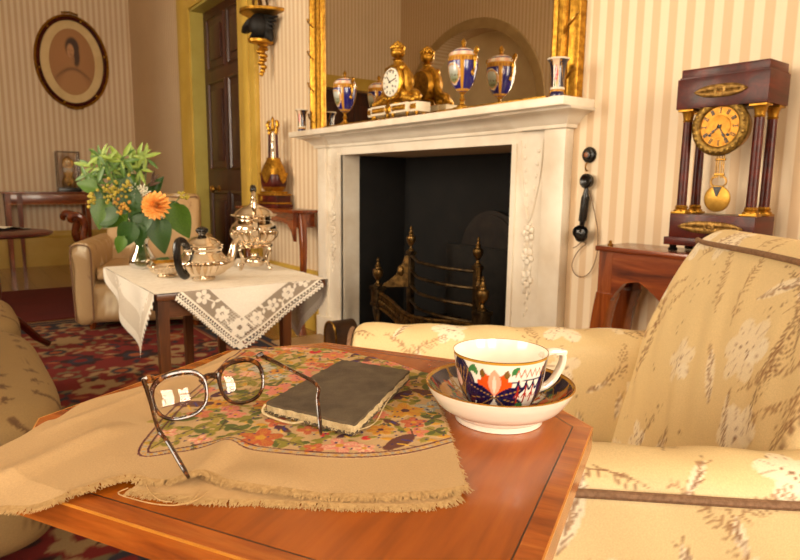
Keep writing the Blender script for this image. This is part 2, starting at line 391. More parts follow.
# ================================================================== chimney piece
FX = 1.715                                                # face of the surround
fp = thing('fireplace_surround', 'white marble fireplace surround with carved pilasters and moulded shelf', 'fireplace', (XW, 2.2, 0))
def fpart(name, m, mat=M_MARBLE, **k):
    o = m.build(name, mat, fp, **k); o.matrix_parent_inverse = Matrix.Translation((-XW, -2.2, 0)); return o
SZ = 1.156; SY0, SY1, SXF = 1.322, 3.255, 1.600
SURY0, SURY1 = 1.400, 3.132
m = MB(); m.cbox(SXF, XW, SY0, SY1, SZ-.028, SZ, .003); fpart('shelf', m)
CORN = [(0,0),(.012,0),(.014,.012),(.022,.016),(.030,.030),(.056,.046),(.080,.052),(.084,.060),(0,.060)]
m = MB(); zc = SZ-.028-.060
m.sweep(CORN, [(XW,SURY1,zc),(FX,SURY1,zc),(FX,SURY1-.105,zc),(FX+.02,SURY1-.105,zc),(FX+.02,SURY0+.20,zc),(FX,SURY0+.20,zc),(FX,SURY0,zc),(XW,SURY0,zc)])
m.box(FX+.024, XW, SURY0+.01, SURY1-.01, zc, zc+.06); fpart('cornice', m)
m = MB(); m.box(FX+.0215, XW, FO_Y0-.001, FO_Y1+.001, FO_Z, zc); fpart('frieze', m, smooth=0)
for side, (a, b, c, d) in {'r': (SURY0, 1.493, 1.635, FO_Y0), 'l': (SURY1, 3.04, 2.944, FO_Y1)}.items():
    m = MB(); m.cbox(FX, XW, min(a,b), max(a,b), .12, zc, .003); fpart('pilaster', m)
    m = MB(); m.box(FX+.02, XW, min(b,d), max(b,d), .12, zc); m.box(FX+.012, FX+.03, min(c,d), max(c,d), .12, FO_Z); fpart('panel', m, smooth=0)
    m = MB(); m.cbox(FX-.012, XW, min(a,d)-.006, max(a,d)+.004, 0, .12, .004); fpart('plinth', m)
    # inner slip: the deep cheek of the opening
    m = MB()
    if side == 'l': m.box(FX+.03, XW+.09, FO_Y1-.004, FO_Y1+.05, 0, FO_Z)
    else: m.box(FX+.03, XW+.09, FO_Y0-.05, FO_Y0+.004, 0, FO_Z)
    fpart('cheek', m, smooth=0)
    # carved drop of husks and flowers
    yc = (b+c)/2 if side == 'r' else (b+c)/2; x = FX+.018
    m = MB()
    for i in range(14): m.ball((x, yc+(-.035 if i % 2 else .035)*(1-i/16), zc-.05-.022*i), .004, .007, .010, 6, 4)
    for s in (-1,1): m.tube(curve([(x,yc+s*.055,zc-.03),(x,yc+s*.045,zc-.15),(x,yc+s*.02,zc-.27),(x,yc,zc-.33)],14), .004, 5)
    for k, z in enumerate((.70,.615,.53)):
        for q in range(5): a = 2*PI*q/5+k; m.ball((x, yc+.019*math.cos(a), z+.021*math.sin(a)), .008, .014, .014, 7, 4)
        m.ball((x-.004, yc, z), .008, .009, .009, 7, 4)
        m.tube([(x,yc,z-.02),(x,yc+.006,z-.06)], .003, 5)
        for s in (-1,1): m.ball((x, yc+s*.015, z-.045), .004, .007, .014, 6, 4)
    for i in range(4): m.ball((x, yc+(.006 if i%2 else -.006), .46-.022*i), .004, .007-.001*i, .010, 6, 4)
    fpart('carving', m)
# firebox
m = MB(); bx = 2.16
m.box(XW+.09, bx, FO_Y1-.004, FO_Y1+.04, 0, 1.3); m.box(XW+.09, bx, FO_Y0-.04, FO_Y0+.004, 0, 1.3)
m.box(bx, bx+.04, FO_Y0-.04, FO_Y1+.04, 0, 1.3); m.box(XW+.02, bx+.04, FO_Y0-.04, FO_Y1+.04, 1.28, 1.32); m.box(XW+.02, bx, FO_Y0, FO_Y1, -.01, .012)
struct(m.build('wall_firebox', M_SOOT, smooth=0))
m = MB(); m.cbox(1.40, XW+.02, 1.46, 3.10, 0, .014, .004)
tag(m.build('hearth_slab', pm('hearth_stone', (186,152,112), (150,116,80), 7, .5)), 'pale stone hearth slab laid before the fireplace opening', 'hearth')
m = MB(); P = [(-.22,0)]+[(.22*math.cos(a), .52+.22*math.sin(a)) for a in np.linspace(PI,0,17)]+[(.22,0)]
m.prism(P, .03, Matrix.Translation((bx-.036,2.15,.014)) @ Matrix(((0,0,1,0),(1,0,0,0),(0,1,0,0),(0,0,0,1))))
m.prism([(a*.86,b*.95) for a,b in P], .01, Matrix.Translation((bx-.044,2.15,.03)) @ Matrix(((0,0,1,0),(1,0,0,0),(0,1,0,0),(0,0,0,1))))
tag(m.build('fireback', pm('dark_cast_iron', (30,24,21), (44,36,30), 20, .6, .4)), 'dark arched cast-iron fireback standing at the back of the fireplace', 'fireback')
# looking glass over the shelf
MY0, MY1, MZ0, MZ1 = 1.372, 3.225, SZ, 2.42
mir = thing('overmantel_mirror', 'tall gilt-framed looking glass standing on the marble mantel shelf', 'mirror', (XW, 2.3, SZ))
def mpart(name, m, mat): o = m.build(name, mat, mir); o.matrix_parent_inverse = Matrix.Translation((-XW,-2.3,-SZ)); return o
FRP = [(0,0),(0,.030),(.012,.042),(.030,.046),(.045,.036),(.052,.026),(.062,.024),(.070,.034),(.084,.034),(.092,.022),(.104,.020),(.116,.026),(.128,.018),(.135,.004)]
m = MB(); m.sweep([(a,b) for a,b in FRP], [(XW-.002,MY1,MZ0),(XW-.002,MY1,MZ1),(XW-.002,MY0,MZ1),(XW-.002,MY0,MZ0)], up=(-1,0,0))
mpart('gilt_frame', m, M_GILT)
m = MB(); m.cbox(XW-.03, XW, MY0+.135, MY1-.135, MZ0, MZ0+.03, .004); mpart('bottom_rail', m, M_GILT)
M_MIR = pm('silvered_glass', (248,243,230), (248,243,230), 1, .012, 1)
m = MB(); m.box(XW-.012, XW-.004, MY0+.12, MY1-.12, MZ0+.02, MZ1-.12); mpart('glass', m, M_MIR)
# turned studs and twining ribbon on the frame
for yy, s in ((MY1-.022, 1), (MY0+.022, -1)):
    for k in range(6):
        z = MZ0+.10+.17*k; m = MB(); pts = curve([(XW-.046,yy+s*.018,z),(XW-.052,yy+s*.006,z-.012),(XW-.05,yy-s*.012,z-.028),(XW-.04,yy-s*.03,z-.045)],10)
        m.tube(pts, [.004]*11, 6); m.ball((XW-.047,yy+s*.02,z+.004), .006, .006, .006, 8, 5); mpart('ribbon_twist', m, M_BRASS)
# ================================================================== painting helpers
def L3(c): return srgb(c)[:3]
def mixc(a, b, t): return tuple(a[i]*(1-t)+b[i]*t for i in range(3))
def lathe_paint(name, pr, n, fn, mat, parent, a0=0, sx=1, sy=1, c=(0,0,0)):
    m = MB(); m.lathe(pr, n, c, sx, sy, a0, a0+2*PI, cap=False)
    cols = []
    for j, (r, z) in enumerate(pr):
        for i in range(n): cols.append((*fn(a0+2*PI*i/n, z, r, j), 1))
    return m.build(name, mat, parent, cols=cols, smooth=60)
def angd(a, b): return (a-b+PI) % (2*PI)-PI
class Canvas:
    """flat design in metres, later laid on a mesh vertex by vertex"""
    def __init__(s, w, h, ppm, bg, seed=1):
        s.w, s.h, s.p = w, h, ppm; s.a = np.zeros((int(h*ppm), int(w*ppm), 4)); s.a[:] = (*L3(bg), 1); s.rng = random.Random(seed)
    def _win(s, x0, x1, y0, y1):
        H, W = s.a.shape[:2]; i0, i1 = max(0, int(x0*s.p)), min(W, int(x1*s.p)+2); j0, j1 = max(0, int(y0*s.p)), min(H, int(y1*s.p)+2)
        if i0 >= i1 or j0 >= j1: return None
        X, Y = np.meshgrid((np.arange(i0, i1)+.5)/s.p, (np.arange(j0, j1)+.5)/s.p); return s.a[j0:j1, i0:i1], X, Y
    def put(s, reg, mask, col, alpha=1):
        c = np.array([*L3(col), alpha]); k = np.clip(mask, 0, 1)[..., None]; reg[:] = reg*(1-k)+c*k
    def ell(s, x, y, rx, ry, col, ang=0, op=1, alpha=1):
        R = max(rx, ry)+2/s.p; q = s._win(x-R, x+R, y-R, y+R)
        if q is None: return
        reg, X, Y = q; c, sn = math.cos(ang), math.sin(ang); u = (X-x)*c+(Y-y)*sn; v = -(X-x)*sn+(Y-y)*c
        d = (1-np.sqrt((u/rx)**2+(v/ry)**2))*min(rx, ry)*s.p+.5; s.put(reg, np.clip(d, 0, 1)*op, col, alpha)
    def line(s, pts, wd, col, op=1, alpha=1, taper=None):
        for k, (p, q) in enumerate(zip(pts, pts[1:])):
            w0 = wd if taper is None else wd+(taper-wd)*k/max(1, len(pts)-1)
            g = s._win(min(p[0], q[0])-w0, max(p[0], q[0])+w0, min(p[1], q[1])-w0, max(p[1], q[1])+w0)
            if g is None: continue
            reg, X, Y = g; dx, dy = q[0]-p[0], q[1]-p[1]; L = dx*dx+dy*dy+1e-12
            t = np.clip(((X-p[0])*dx+(Y-p[1])*dy)/L, 0, 1); d = np.hypot(X-p[0]-t*dx, Y-p[1]-t*dy)
            s.put(reg, np.clip((w0/2-d)*s.p+.5, 0, 1)*op, col, alpha)
    def leaf(s, x, y, ln, wd, ang, col, op=1, alpha=1):
        R = ln+2/s.p; q = s._win(x-R, x+R, y-R, y+R)
        if q is None: return
        reg, X, Y = q; c, sn = math.cos(ang), math.sin(ang); u = (X-x)*c+(Y-y)*sn; v = -(X-x)*sn+(Y-y)*c
        hw = wd/2*np.sin(np.clip(u/ln, 0, 1)*PI)**.8; d = (hw-np.abs(v))*s.p+.5; s.put(reg, np.clip(d, 0, 1)*(u > 0)*(u < ln)*op, col, alpha)
    def sample(s, x, y, wrap=False):
        H, W = s.a.shape[:2]; i = np.asarray(x)*s.p; j = np.asarray(y)*s.p
        if wrap: i = i % W; j = j % H
        return s.a[np.clip(j.astype(int), 0, H-1), np.clip(i.astype(int), 0, W-1)]
# ================================================================== fire grate
M_GBRASS = pm('dull_grate_brass', (132,100,54), (66,48,26), 40, .4, .9)
gr = thing('fire_grate', 'brass and steel basket grate with urn finials inside the fireplace', 'grate', (1.85, 2.15, .014))
def rel(o, p): o.matrix_parent_inverse = Matrix.Translation(-p.location) if p.rotation_euler.z == 0 else (Matrix.Translation(p.location) @ Matrix.Rotation(p.rotation_euler.z, 4, 'Z')).inverted(); return o
URN = [(.0,.0),(.016,.0),(.016,.006),(.008,.012),(.006,.022),(.012,.030),(.021,.045),(.024,.060),(.022,.070),(.012,.076),(.010,.082),(.013,.086),(.007,.094),(.005,.104),(.007,.110),(.004,.118),(0,.124)]
posts = [(1.85,2.43,.55),(1.85,1.95,.53)]; fr = [(1.715,2.52,.375),(1.715,1.775,.375)]
for x, y, z in posts:
    m = MB(); m.cbox(x-.014, x+.014, y-.016, y+.016, .16, z, .003); m.cbox(x-.018, x+.018, y-.020, y+.020, z-.02, z, .003); rel(m.build('post', M_DARKMETAL, gr), gr)
    m = MB().at(T(x, y, z)); m.lathe(URN, 16); rel(m.build('finial', M_GBRASS, gr), gr)
for x, y, z in fr:
    m = MB(); m.cbox(x-.024, x+.024, y-.026, y+.026, .27, z, .004); m.cbox(x-.03, x+.03, y-.032, y+.032, z-.02, z, .004); m.cbox(x-.028, x+.028, y-.030, y+.030, .275, .29, .003)
    m.lathe([(.022,.014),(.024,.03),(.014,.05),(.018,.2),(.026,.26),(.022,.275)], 12, (x, y, 0)); rel(m.build('front_leg', M_DARKMETAL, gr), gr)
    m = MB().at(T(x, y, z, s=1.15)); m.lathe(URN, 16); rel(m.build('finial', M_GBRASS, gr), gr)
for k in range(4):
    z = .52-.075*k; m = MB(); m.tube(curve([(1.845,2.42,z+.01),(1.825,2.36,z-.004),(1.80,2.28,z-.012),(1.80,2.1,z-.016),(1.845,1.96,z-.018)],24), .008, 8); rel(m.build('grate_bar', M_DARKMETAL, gr), gr)
for (x, y, z), (x2, y2, z2), s in ((posts[0], fr[0], 1), (posts[1], fr[1], -1)):
    P = [(0,.0),(1,.0),(.93,.03),(.75,.06),(.5,.12),(.32,.21),(.2,.30),(0,.30)]
    m = MB(); n = len(P); f = [(x+(x2-x)*a*.9, y+(y2-y)*a*.86, .37+b*.52) for a, b in P]
    d = Vector((y2-y, -(x2-x), 0)).normalized()*.006
    m.add([Vector(p)-d for p in f]+[Vector(p)+d for p in f], [tuple(range(n-1,-1,-1)), tuple(range(n,2*n))]+[(i,(i+1)%n,n+(i+1)%n,n+i) for i in range(n)])
    m.ball((x+(x2-x)*.3, y+(y2-y)*.3, .45), .018, .018, .03, 10, 6)
    rel(m.build('side_wing', M_GBRASS, gr), gr)
# pierced serpentine apron: frame, and a row of little openwork arches
def ser(t): return Vector((1.705-.05*math.sin(PI*t)+.012*math.sin(3*PI*t), 2.50-t*.705, .345-.055*(t**.8)*(1-.35*t)+.012*math.cos(2*PI*t)-.012))
m = MB(); pt = [ser(t/40) for t in range(41)]
m.tube(pt, .008, 8); m.tube([p-Vector((0,0,.075)) for p in pt], .008, 8); rel(m.build('apron_rail', M_GBRASS, gr), gr)
m = MB()
for t in range(30):
    a, b = ser((t+.0)/30), ser((t+1)/30); c = (a+b)/2; z = Vector((0,0,1))
    m.tube([a-z*.075, a-z*.035, c-z*.012, b-z*.035, b-z*.075], .0042, 5); m.tube([a-z*.002, a-z*.04], .0036, 5); m.ball(c-z*.045, .006, .008, .012, 6, 4)
rel(m.build('openwork', M_GBRASS, gr), gr)
m = MB(); m.grid(lambda u, v: ser(u)+Vector((.012,0,-.004-.068*v)), 30, 3); rel(m.build('apron_back', M_BLACK, gr), gr)
m = MB(); m.box(1.80, 2.08, 1.96, 2.42, .19, .205); m.box(2.07, 2.085, 1.96, 2.42, .19, .58)
for k in range(9): m.box(1.80, 2.08, 1.97+k*.054, 1.985+k*.054, .205, .215)
for y in (1.98, 2.40):
    for x in (1.84, 2.05): m.box(x-.012, x+.012, y-.012, y+.012, .014, .19)
rel(m.build('basket', M_BLACK, gr), gr)
# rounded coal box by the left jamb
cb = thing('coal_box', 'small dark brown coal box with rounded top at left end of hearth', 'coal box', (1.60, 2.68, .014))
m = MB(); P = [(-.06,0)]+[(.06*math.cos(a), .10+.07*math.sin(a)) for a in np.linspace(PI,0,15)]+[(.06,0)]
m.prism(P, .13, Matrix.Translation((-.065,0,0)) @ Matrix(((0,0,1,0),(1,0,0,0),(0,1,0,0),(0,0,0,1))))
m.build('body', pm('brown_leather', (88,58,32), (56,36,20), 14, .5), cb)
m = MB(); m.tube([(-.067,p[0]*1.0,p[1]) for p in P], .005, 6); m.build('rim', M_BRASS, cb)
# ================================================================== things on the mantel shelf
M_CHINA = painted('enamelled_porcelain', .18, 0, .6)
COB, GLD, CRM, PNK = L3((26,24,110)), L3((196,140,44)), L3((232,220,200)), L3((226,170,150))
def urn_paint(a, z, r, j):
    d = min(abs(angd(a, PI)), abs(angd(a, 0)))
    if z < .080: return GLD if z > .07 else COB
    if z < .178:
        e = (d/.60)**2+((z-.132)/.036)**2
        if e < .75:
            sky = mixc(L3((196,200,196)), L3((120,130,90)), min(1, max(0, (.150-z)/.04)))
            if (math.sin(a*23)+math.sin(z*410)) > .9 and z < .135: return L3((92,72,44))
            return sky
        if e < 1.0: return GLD
        if e < 1.25: return CRM if e > 1.1 else PNK
        if abs(math.sin(a*2)) > .94: return GLD
        return COB
    if z < .198: return GLD if (int(a*14) % 2 or z > .193) else L3((150,96,30))
    if z < .214: return mixc(CRM, PNK, .5+.5*math.sin(a*9)) 
    if z < .219: return COB
    if z < .229: return CRM if math.sin(a*10) > -.2 else PNK
    return GLD
def urn_vase(label, x, y, rz=0, s=1.0):
    t = thing('urn_vase', label, 'vase', (x, y, SZ+.001), rz, 'pair of blue and gilt porcelain urns')
    m = MB(); m.cbox(-.026,.026,-.026,.026,0,.012,.002); m.lathe([(.022,.012),(.020,.018),(.010,.024),(.008,.034),(.013,.040),(.008,.046),(.007,.058),(.014,.066),(.018,.070)], 20); m.build('foot', M_GILT, t)
    pr = prof([(.012,.066),(.026,.076),(.042,.100),(.053,.135),(.058,.168),(.0575,.185),(.056,.198)], 44)
    lathe_paint('body', pr, 72, urn_paint, M_CHINA, t)
    pr = prof([(.057,.198),(.052,.208),(.046,.216),(.034,.224),(.018,.229),(.008,.231)], 20)
    lathe_paint('lid', pr, 48, urn_paint, M_CHINA, t)
    m = MB(); m.lathe([(.008,.229),(.012,.234),(.006,.238),(.009,.246),(.011,.252),(.006,.260),(.0,.268)], 12); m.build('finial', M_GILT, t)
    for sg in (-1, 1):
        m = MB(); m.tube(curve([(0,sg*.052,.128),(0,sg*.064,.150),(0,sg*.066,.180),(0,sg*.072,.200),(0,sg*.080,.214),(0,sg*.074,.222),(0,sg*.066,.212),(0,sg*.058,.204)],22), [.0035+.002*math.sin(PI*k/22) for k in range(23)], 6)
        m.ball((0,sg*.066,.185), .008, .006, .014, 8, 6); m.ball((0,sg*.055,.135), .007, .006, .012, 8, 6); m.build('handle', M_GILT, t)
    t.scale = (s, s, s); return t
p = onx(345,122,1.645); urn_vase('blue porcelain lidded urn with gilt handles at left of the mantel clock', 1.645, p.y)
p = onx(462,106,1.645); urn_vase('blue porcelain lidded urn with gilt handles at right of the mantel clock', 1.645, p.y)
def spill_paint(a, z, r, j):
    d = abs(angd(a, PI+.45))
    if z < .004 or z > .117: return CRM
    if z < .024: return L3((24,20,70)) if not .018 < z else GLD
    if z < .030: return CRM
    if d < .42:
        if d > .37: return GLD
        u, v = d/.37*math.copysign(1, angd(a, PI+.45)), (z-.068)/.04
        if (u-.05)**2+(v-.15)**2 < .42: return L3((206,50,62)) if math.sin(u*15)*math.sin(v*13) > -.4 else L3((240,180,176))
        if (u+.45)**2+(v+.55)**2 < .16: return L3((90,110,60))
        if (u-.4)**2+(v+.4)**2 < .10: return L3((228,160,90))
        return L3((222,192,160))
    if abs(math.sin(a*3+z*30)) < .12: return GLD
    return L3((16,14,44))
def spill_vase(label, x, y, rz=0):
    t = thing('spill_vase', label, 'vase', (x, y, SZ+.001), rz, 'pair of small flared flower vases')
    pr = [(.0,.006),(.021,.0),(.023,.003)]+prof([(.023,.004),(.022,.012),(.020,.022),(.024,.026),(.023,.032),(.022,.06),(.024,.09),(.028,.108),(.036,.119)], 44)
    lathe_paint('body', pr, 64, spill_paint, M_CHINA, t)
    m = MB(); m.lathe([(.036,.119),(.0365,.121),(.035,.122),(.027,.108),(.021,.08),(.020,.03),(0,.028)], 32, cap=False); m.build('lining', pm('white_china', (238,228,208), (232,222,202), 8, .2), t)
    return t
p = onx(302,130,1.655); spill_vase('small dark flared vase with flower panel at left end of mantel shelf', 1.655, p.y)
p = onx(557,94,1.64); spill_vase('small dark flared vase with flower panel at right end of mantel shelf', 1.64, p.y)
# gilt mantel clock on a white marble base: local x = width (towards the window end), y = front
ck = thing('mantel_clock', 'ornate gilt mantel clock with white dial on white marble base', 'clock', (1.664, (onx(372,118,1.66).y+onx(424,112,1.66).y)/2, SZ+.001), -PI/2)
m = MB(); m.cbox(-.14,.14,-.05,.045,.022,.062,.003); m.cbox(-.185,-.14,-.035,.04,.022,.062,.003); m.cbox(.14,.185,-.035,.04,.022,.062,.003)
m.build('base', pm('clock_marble', (238,228,206), (222,208,182), 14, .3), ck)
for x0, x1, y in ((-.125,-.03,-.051),(.03,.125,-.051),(-.180,-.145,-.036),(.145,.180,-.036)):
    m = MB(); m.cbox(x0, x1, y-.003, y+.003, .031, .053, .001)
    for k in range(6): m.ball((x0+(x1-x0)*(k+.5)/6, y-.003, .042), .005, .003, .007, 6, 4)
    m.build('gilt_panel', M_GILT, ck)
m = MB().at(T(0,-.050,.042,0,PI/2)); m.lathe([(.022,0),(.022,.004),(.016,.007),(.012,.004),(0,.007)], 20); m.build('medallion', M_GILT, ck)
for x, y in ((-.165,-.02),(-.125,-.038),(.125,-.038),(.165,-.02),(-.02,-.038),(.02,-.038),(-.15,.03),(.15,.03)):
    m = MB(); m.lathe([(.007,0),(.010,.004),(.006,.010),(.009,.018),(.009,.022)], 10, (x, y, 0)); m.build('foot', M_GILT, ck)
m = MB()   # body: plinth, shaped case, shoulders
m.lathe([(.062,.062),(.060,.070),(.050,.076),(.044,.090),(.050,.098)], 20, sx=1, sy=.62)
m.at(T(0,-.028,.158,0,PI/2)); m.lathe([(.0,-.07),(.066,-.07),(.072,-.06),(.072,-.012),(.076,-.004),(.074,.006),(.064,.010),(.060,.004),(0,.004)], 32); m.at(T())
m.lathe(prof([(.055,.205),(.040,.222),(.026,.240),(.022,.252),(.030,.258)],14), 18, sy=.8)
for s in (-1,1):
    m.tube(curve([(s*.03,0,.235),(s*.062,0,.205),(s*.076,0,.17),(s*.085,0,.13),(s*.11,0,.105),(s*.14,0,.098),(s*.15,0,.082),(s*.135,0,.072)],24), [.012+.008*math.sin(PI*k/24) for k in range(25)], 8)
    m.ball((s*.10,-.005,.085), .028,.024,.020,10,7); m.ball((s*.14,-.005,.082), .026,.022,.018,10,7); m.ball((s*.07,-.012,.10), .022,.02,.03,10,7)
    for k in range(5): m.ball((s*(.075+.018*k), -.026, .09-.004*k), .010,.010,.012,7,5)
    m.ball((s*.055,-.018,.215), .014,.012,.016,8,6)
for k in range(7): m.ball((.05*math.cos(PI+PI*k/6)*1.0, -.044, .100-.012*math.sin(PI*k/6)), .009,.007,.009,7,5)
m.build('case', M_GILT, ck)
m = MB(); m.lathe(prof([(.014,.256),(.012,.262),(.026,.270),(.033,.284),(.030,.296),(.034,.302)],18), 18); m.lathe([(.034,.302),(.024,.306),(.0,.308)], 18)
for k in range(9): a = 2*PI*k/9; m.ball((.026*math.cos(a),.026*math.sin(a),.308), .010,.010,.010,8,5)
for k in range(5): a = 2*PI*k/5; m.ball((.016*math.cos(a),.016*math.sin(a),.318), .010,.010,.011,8,5)
m.ball((0,0,.328), .009,.009,.011,8,5)
for s in (-1,1): m.tube(curve([(s*.03,0,.296),(s*.046,0,.304),(s*.044,0,.284),(s*.03,0,.276)],10), .004, 6)
m.build('urn_finial', M_GILT, ck)
def dial_faces(m2, R, y, z):
    """numerals and hands as thin raised marks on a dial in the local xz plane"""
    for k in range(12):
        a = PI/2-2*PI*k/12; m2.at(T(R*.78*math.cos(a), y, z+R*.78*math.sin(a), 0) @ Matrix.Rotation(-(a-PI/2), 4, 'Y'))
        m2.box(-R*.05, -R*.02, -.0006, .0006, -R*.11, R*.11); m2.box(R*.02, R*.05, -.0006, .0006, -R*.11, R*.11)
    m2.at(T())
m = MB().at(T(0,-.036,.158,0,PI/2)); m.lathe([(0,.006),(.040,.0045),(.0595,.002),(.0605,0)], 40); m.build('dial', pm('white_enamel', (238,232,216), (234,228,210), 6, .15, coat=.5), ck)
m = MB(); dial_faces(m, .058, -.0405, .158)
for a, L in ((2.3,.034),(.25,.046)):
    m.at(T(0,-.044,.158) @ Matrix.Rotation(-(a-PI/2), 4, 'Y')); m.box(-.0016,.0016,-.0006,.0006,-.008,L)
m.at(T(0,-.044,.158,0,PI/2)); m.lathe([(.004,0),(.004,.002),(0,.003)], 10)
for x in (-.02,.02): m.at(T(x,-.0405,.14,0,PI/2)); m.lathe([(.0045,0),(.0045,.002),(0,.002)], 10)
m.build('hands', M_BLACK, ck)
# ================================================================== right of the fireplace: console, portico clock, telephone
def cabriole(m, top, foot, w0, w1, bulge, n=18):
    """square-section leg from top to foot with an S bend; bulge = offset vector of the knee"""
    top, foot, bulge = Vector(top), Vector(foot), Vector(bulge); vs = []; fs = []
    for i in range(n+1):
        t = i/n; p = top.lerp(foot, t)+bulge*(math.sin(PI*min(1, t*1.25))*(1-t)*1.5-.55*math.sin(PI*max(0, (t-.45)/.55)))
        w = (w0+(w1-w0)*min(1, t*1.5)**.7)/2
        if t > .92: w *= 1+(t-.92)*6
        for a, b in ((-1,-1),(-.8,-1.1),(.8,-1.1),(1,-1),(1.1,-.8),(1.1,.8),(1,1),(.8,1.1),(-.8,1.1),(-1,1),(-1.1,.8),(-1.1,-.8)): vs.append(p+Vector((a*w, b*w, 0)))
    k = 12
    for i in range(n):
        for j in range(k): fs.append((i*k+j, i*k+(j+1)%k, (i+1)*k+(j+1)%k, (i+1)*k+j))
    fs.append(tuple(range(k-1,-1,-1))); fs.append(tuple(n*k+j for j in range(k))); m.add(vs, fs)
CZ, CX0, CY1, CY0 = .700, 1.565, 1.128, .33
con = thing('console_table', 'mahogany console table with curved legs under the portico clock', 'table', (1.66, .73, 0))
def cpart(name, m, mat=M_MAHOG, **k): return rel(m.build(name, mat, con, **k), con)
m = MB(); m.cbox(CX0-.012, XW-.036, CY0-.01, CY1+.01, CZ-.016, CZ, .004); cpart('tabletop', m)
P = []
for t in np.linspace(0, 1, 33):
    y = CY1-.012-t*(CY1-CY0-.024); q = abs(t-.5)*2
    P.append((y, CZ-.016-interp(q, [(0,.155),(.2,.16),(.45,.145),(.58,.10),(.70,.075),(.82,.09),(.92,.14),(1,.22)])))
for xx in (CX0,):
    m = MB(); pts = [(CY1-.012, CZ-.016)]+P+[(CY0+.012, CZ-.016)]
    n = len(pts); vs = [(xx, a, b) for a, b in pts]+[(xx+.02, a, b) for a, b in pts]
    fs = [(i,(i+1)%n,n+(i+1)%n,n+i) for i in range(n)]
    for i in range(1, n-2): fs.append((0 if 0 else i, i+1, i+1, i)) if False else None
    fs += [tuple(range(n)), tuple(range(2*n-1, n-1, -1))]; m.add(vs, fs); cpart('apron', m, smooth=20)
for ye in (CY0+.02, CY1-.02):
    m = MB(); m.box(CX0+.02, XW-.036, ye-.012, ye+.012, CZ-.13, CZ-.016); cpart('side_rail', m)
for ye, s in ((CY0+.022, -1), (CY1-.022, 1)):
    for xe in (CX0+.022, XW-.06):
        m = MB(); m.box(xe-.023, xe+.023, ye-.023, ye+.023, CZ-.15, CZ-.017); cabriole(m, (xe, ye, CZ-.14), (xe-.0, ye+s*.012, 0), .050, .036, (-.0, s*.022, 0)); cpart('leg', m, M_MAHOGX)
m = MB(); m.lathe([(0,0),(.008,0),(.009,.004),(.004,.008),(.005,.014),(0,.016)], 12, (0,0,0)); kb = m.build('brass_knob', M_BRASS)
kb.location = (CX0+.02, CY1-.02, CZ); tag(kb, 'tiny metal knob lying on the corner of the mahogany console', 'knob')
# portico clock, local x along the wall (image right), y depth, front at -y
CL = thing('portico_clock', 'dark rosewood four-column clock with gilt dial and pendulum on console', 'clock', (1.655, .826, CZ+.001), -PI/2+.03)
CL.scale = (.93,.93,.955); hw, dp = .118, .060
def kpart(name, m, mat, par=CL, **k): return m.build(name, mat, par, **k)
for x in (-hw+.01, hw-.01):
    for y in (-dp+.012, dp-.012): m = MB(); m.lathe([(.012,0),(.014,.006),(.009,.012),(.011,.018)], 14, (x,y,0)); kpart('foot', m, M_EBON)
m = MB(); m.cbox(-hw-.010, hw+.010, -dp-.008, dp, .018, .040, .002); m.cbox(-hw, hw, -dp, dp, .040, .106, .002); base = kpart('plinth', m, M_ROSE)
m = MB(); m.cbox(-hw-.004, hw+.004, -dp-.004, dp+.002, .392, .472, .002)
m.sweep([(0,0),(-.006,.004),(-.018,.012),(-.020,.018),(0,.018)], [(-hw,-dp,.458),(hw,-dp,.458),(hw,dp,.458),(-hw,dp,.458)], closed=True)
m.cbox(-hw+.002, hw-.002, -dp+.004, dp, .476, .498, .002); ent = kpart('entablature', m, M_ROSE)
def mount(z, y, L, par):
    m = MB(); rg = random.Random(3)
    m.cbox(-L*.9, L*.9, y-.001, y+.002, z-.007, z+.007, .0008)
    for k in range(26):
        t = -1+2*(k+.5)/26; hh = .015*(1-abs(t)**3.2)
        m.ball((t*L, y-.002, z+hh*.55), .0055, .003, hh*.5+.002, 7, 4); m.ball((t*L, y-.002, z-hh*.55), .0055, .003, hh*.5+.002, 7, 4)
    m.at(T(0, y, z, 0, PI/2)); m.lathe([(.015,0),(.015,.005),(.010,.006),(.008,.003),(0,.006)], 18); m.at(T())
    kpart('gilt_mount', m, pm('gilt_ormolu', (160,124,64), (104,74,32), 90, .42, .8, .2), par)
mount(.072, -dp-.002, .088, base); mount(.432, -dp-.006, .068, ent)
CAPM = pm('bright_gilt', (186,140,52), (156,108,34), 40, .36, .88)
for x in (-hw+.022, hw-.022):
    for y in (-dp+.020, dp-.020):
        m = MB(); m.lathe([(.0135,.122),(.0128,.25),(.0120,.365)], 24, (x,y,0)); col = kpart('column', m, M_ROSE)
        m = MB(); m.cbox(x-.022, x+.022, y-.019, y+.019, .106, .112, .001); m.lathe([(.021,.112),(.021,.116),(.016,.120),(.018,.124),(.0145,.130)], 24, (x,y,0)); kpart('column_base', m, CAPM, col)
        m = MB(); m.lathe([(.0125,.358),(.0145,.361),(.0125,.364),(.0135,.370),(.016,.382),(.019,.386)], 24, (x,y,0)); m.cbox(x-.022, x+.022, y-.019, y+.019, .386, .392, .001); kpart('capital', m, CAPM, col)
DZ = .340
m = MB().at(T(0, -dp+.012, DZ, 0, PI/2)); m.lathe([(0,-.05),(.062,-.05),(.066,-.02),(.066,0)], 40); kpart('movement_drum', m, M_BRASS)
m = MB().at(T(0, -dp+.012, DZ, 0, PI/2)); m.lathe([(.052,.004),(.054,.010),(.060,.013),(.068,.012),(.075,.008),(.077,.002),(.074,0),(.05,0)], 56, cap=False)
for k in range(28): a = 2*PI*k/28; m.ball((.066*math.cos(a), .066*math.sin(a), .011), .006, .006, .004, 7, 4)
kpart('bezel', m, pm('chased_gilt', (150,118,54), (96,70,28), 110, .42, .8, .3))
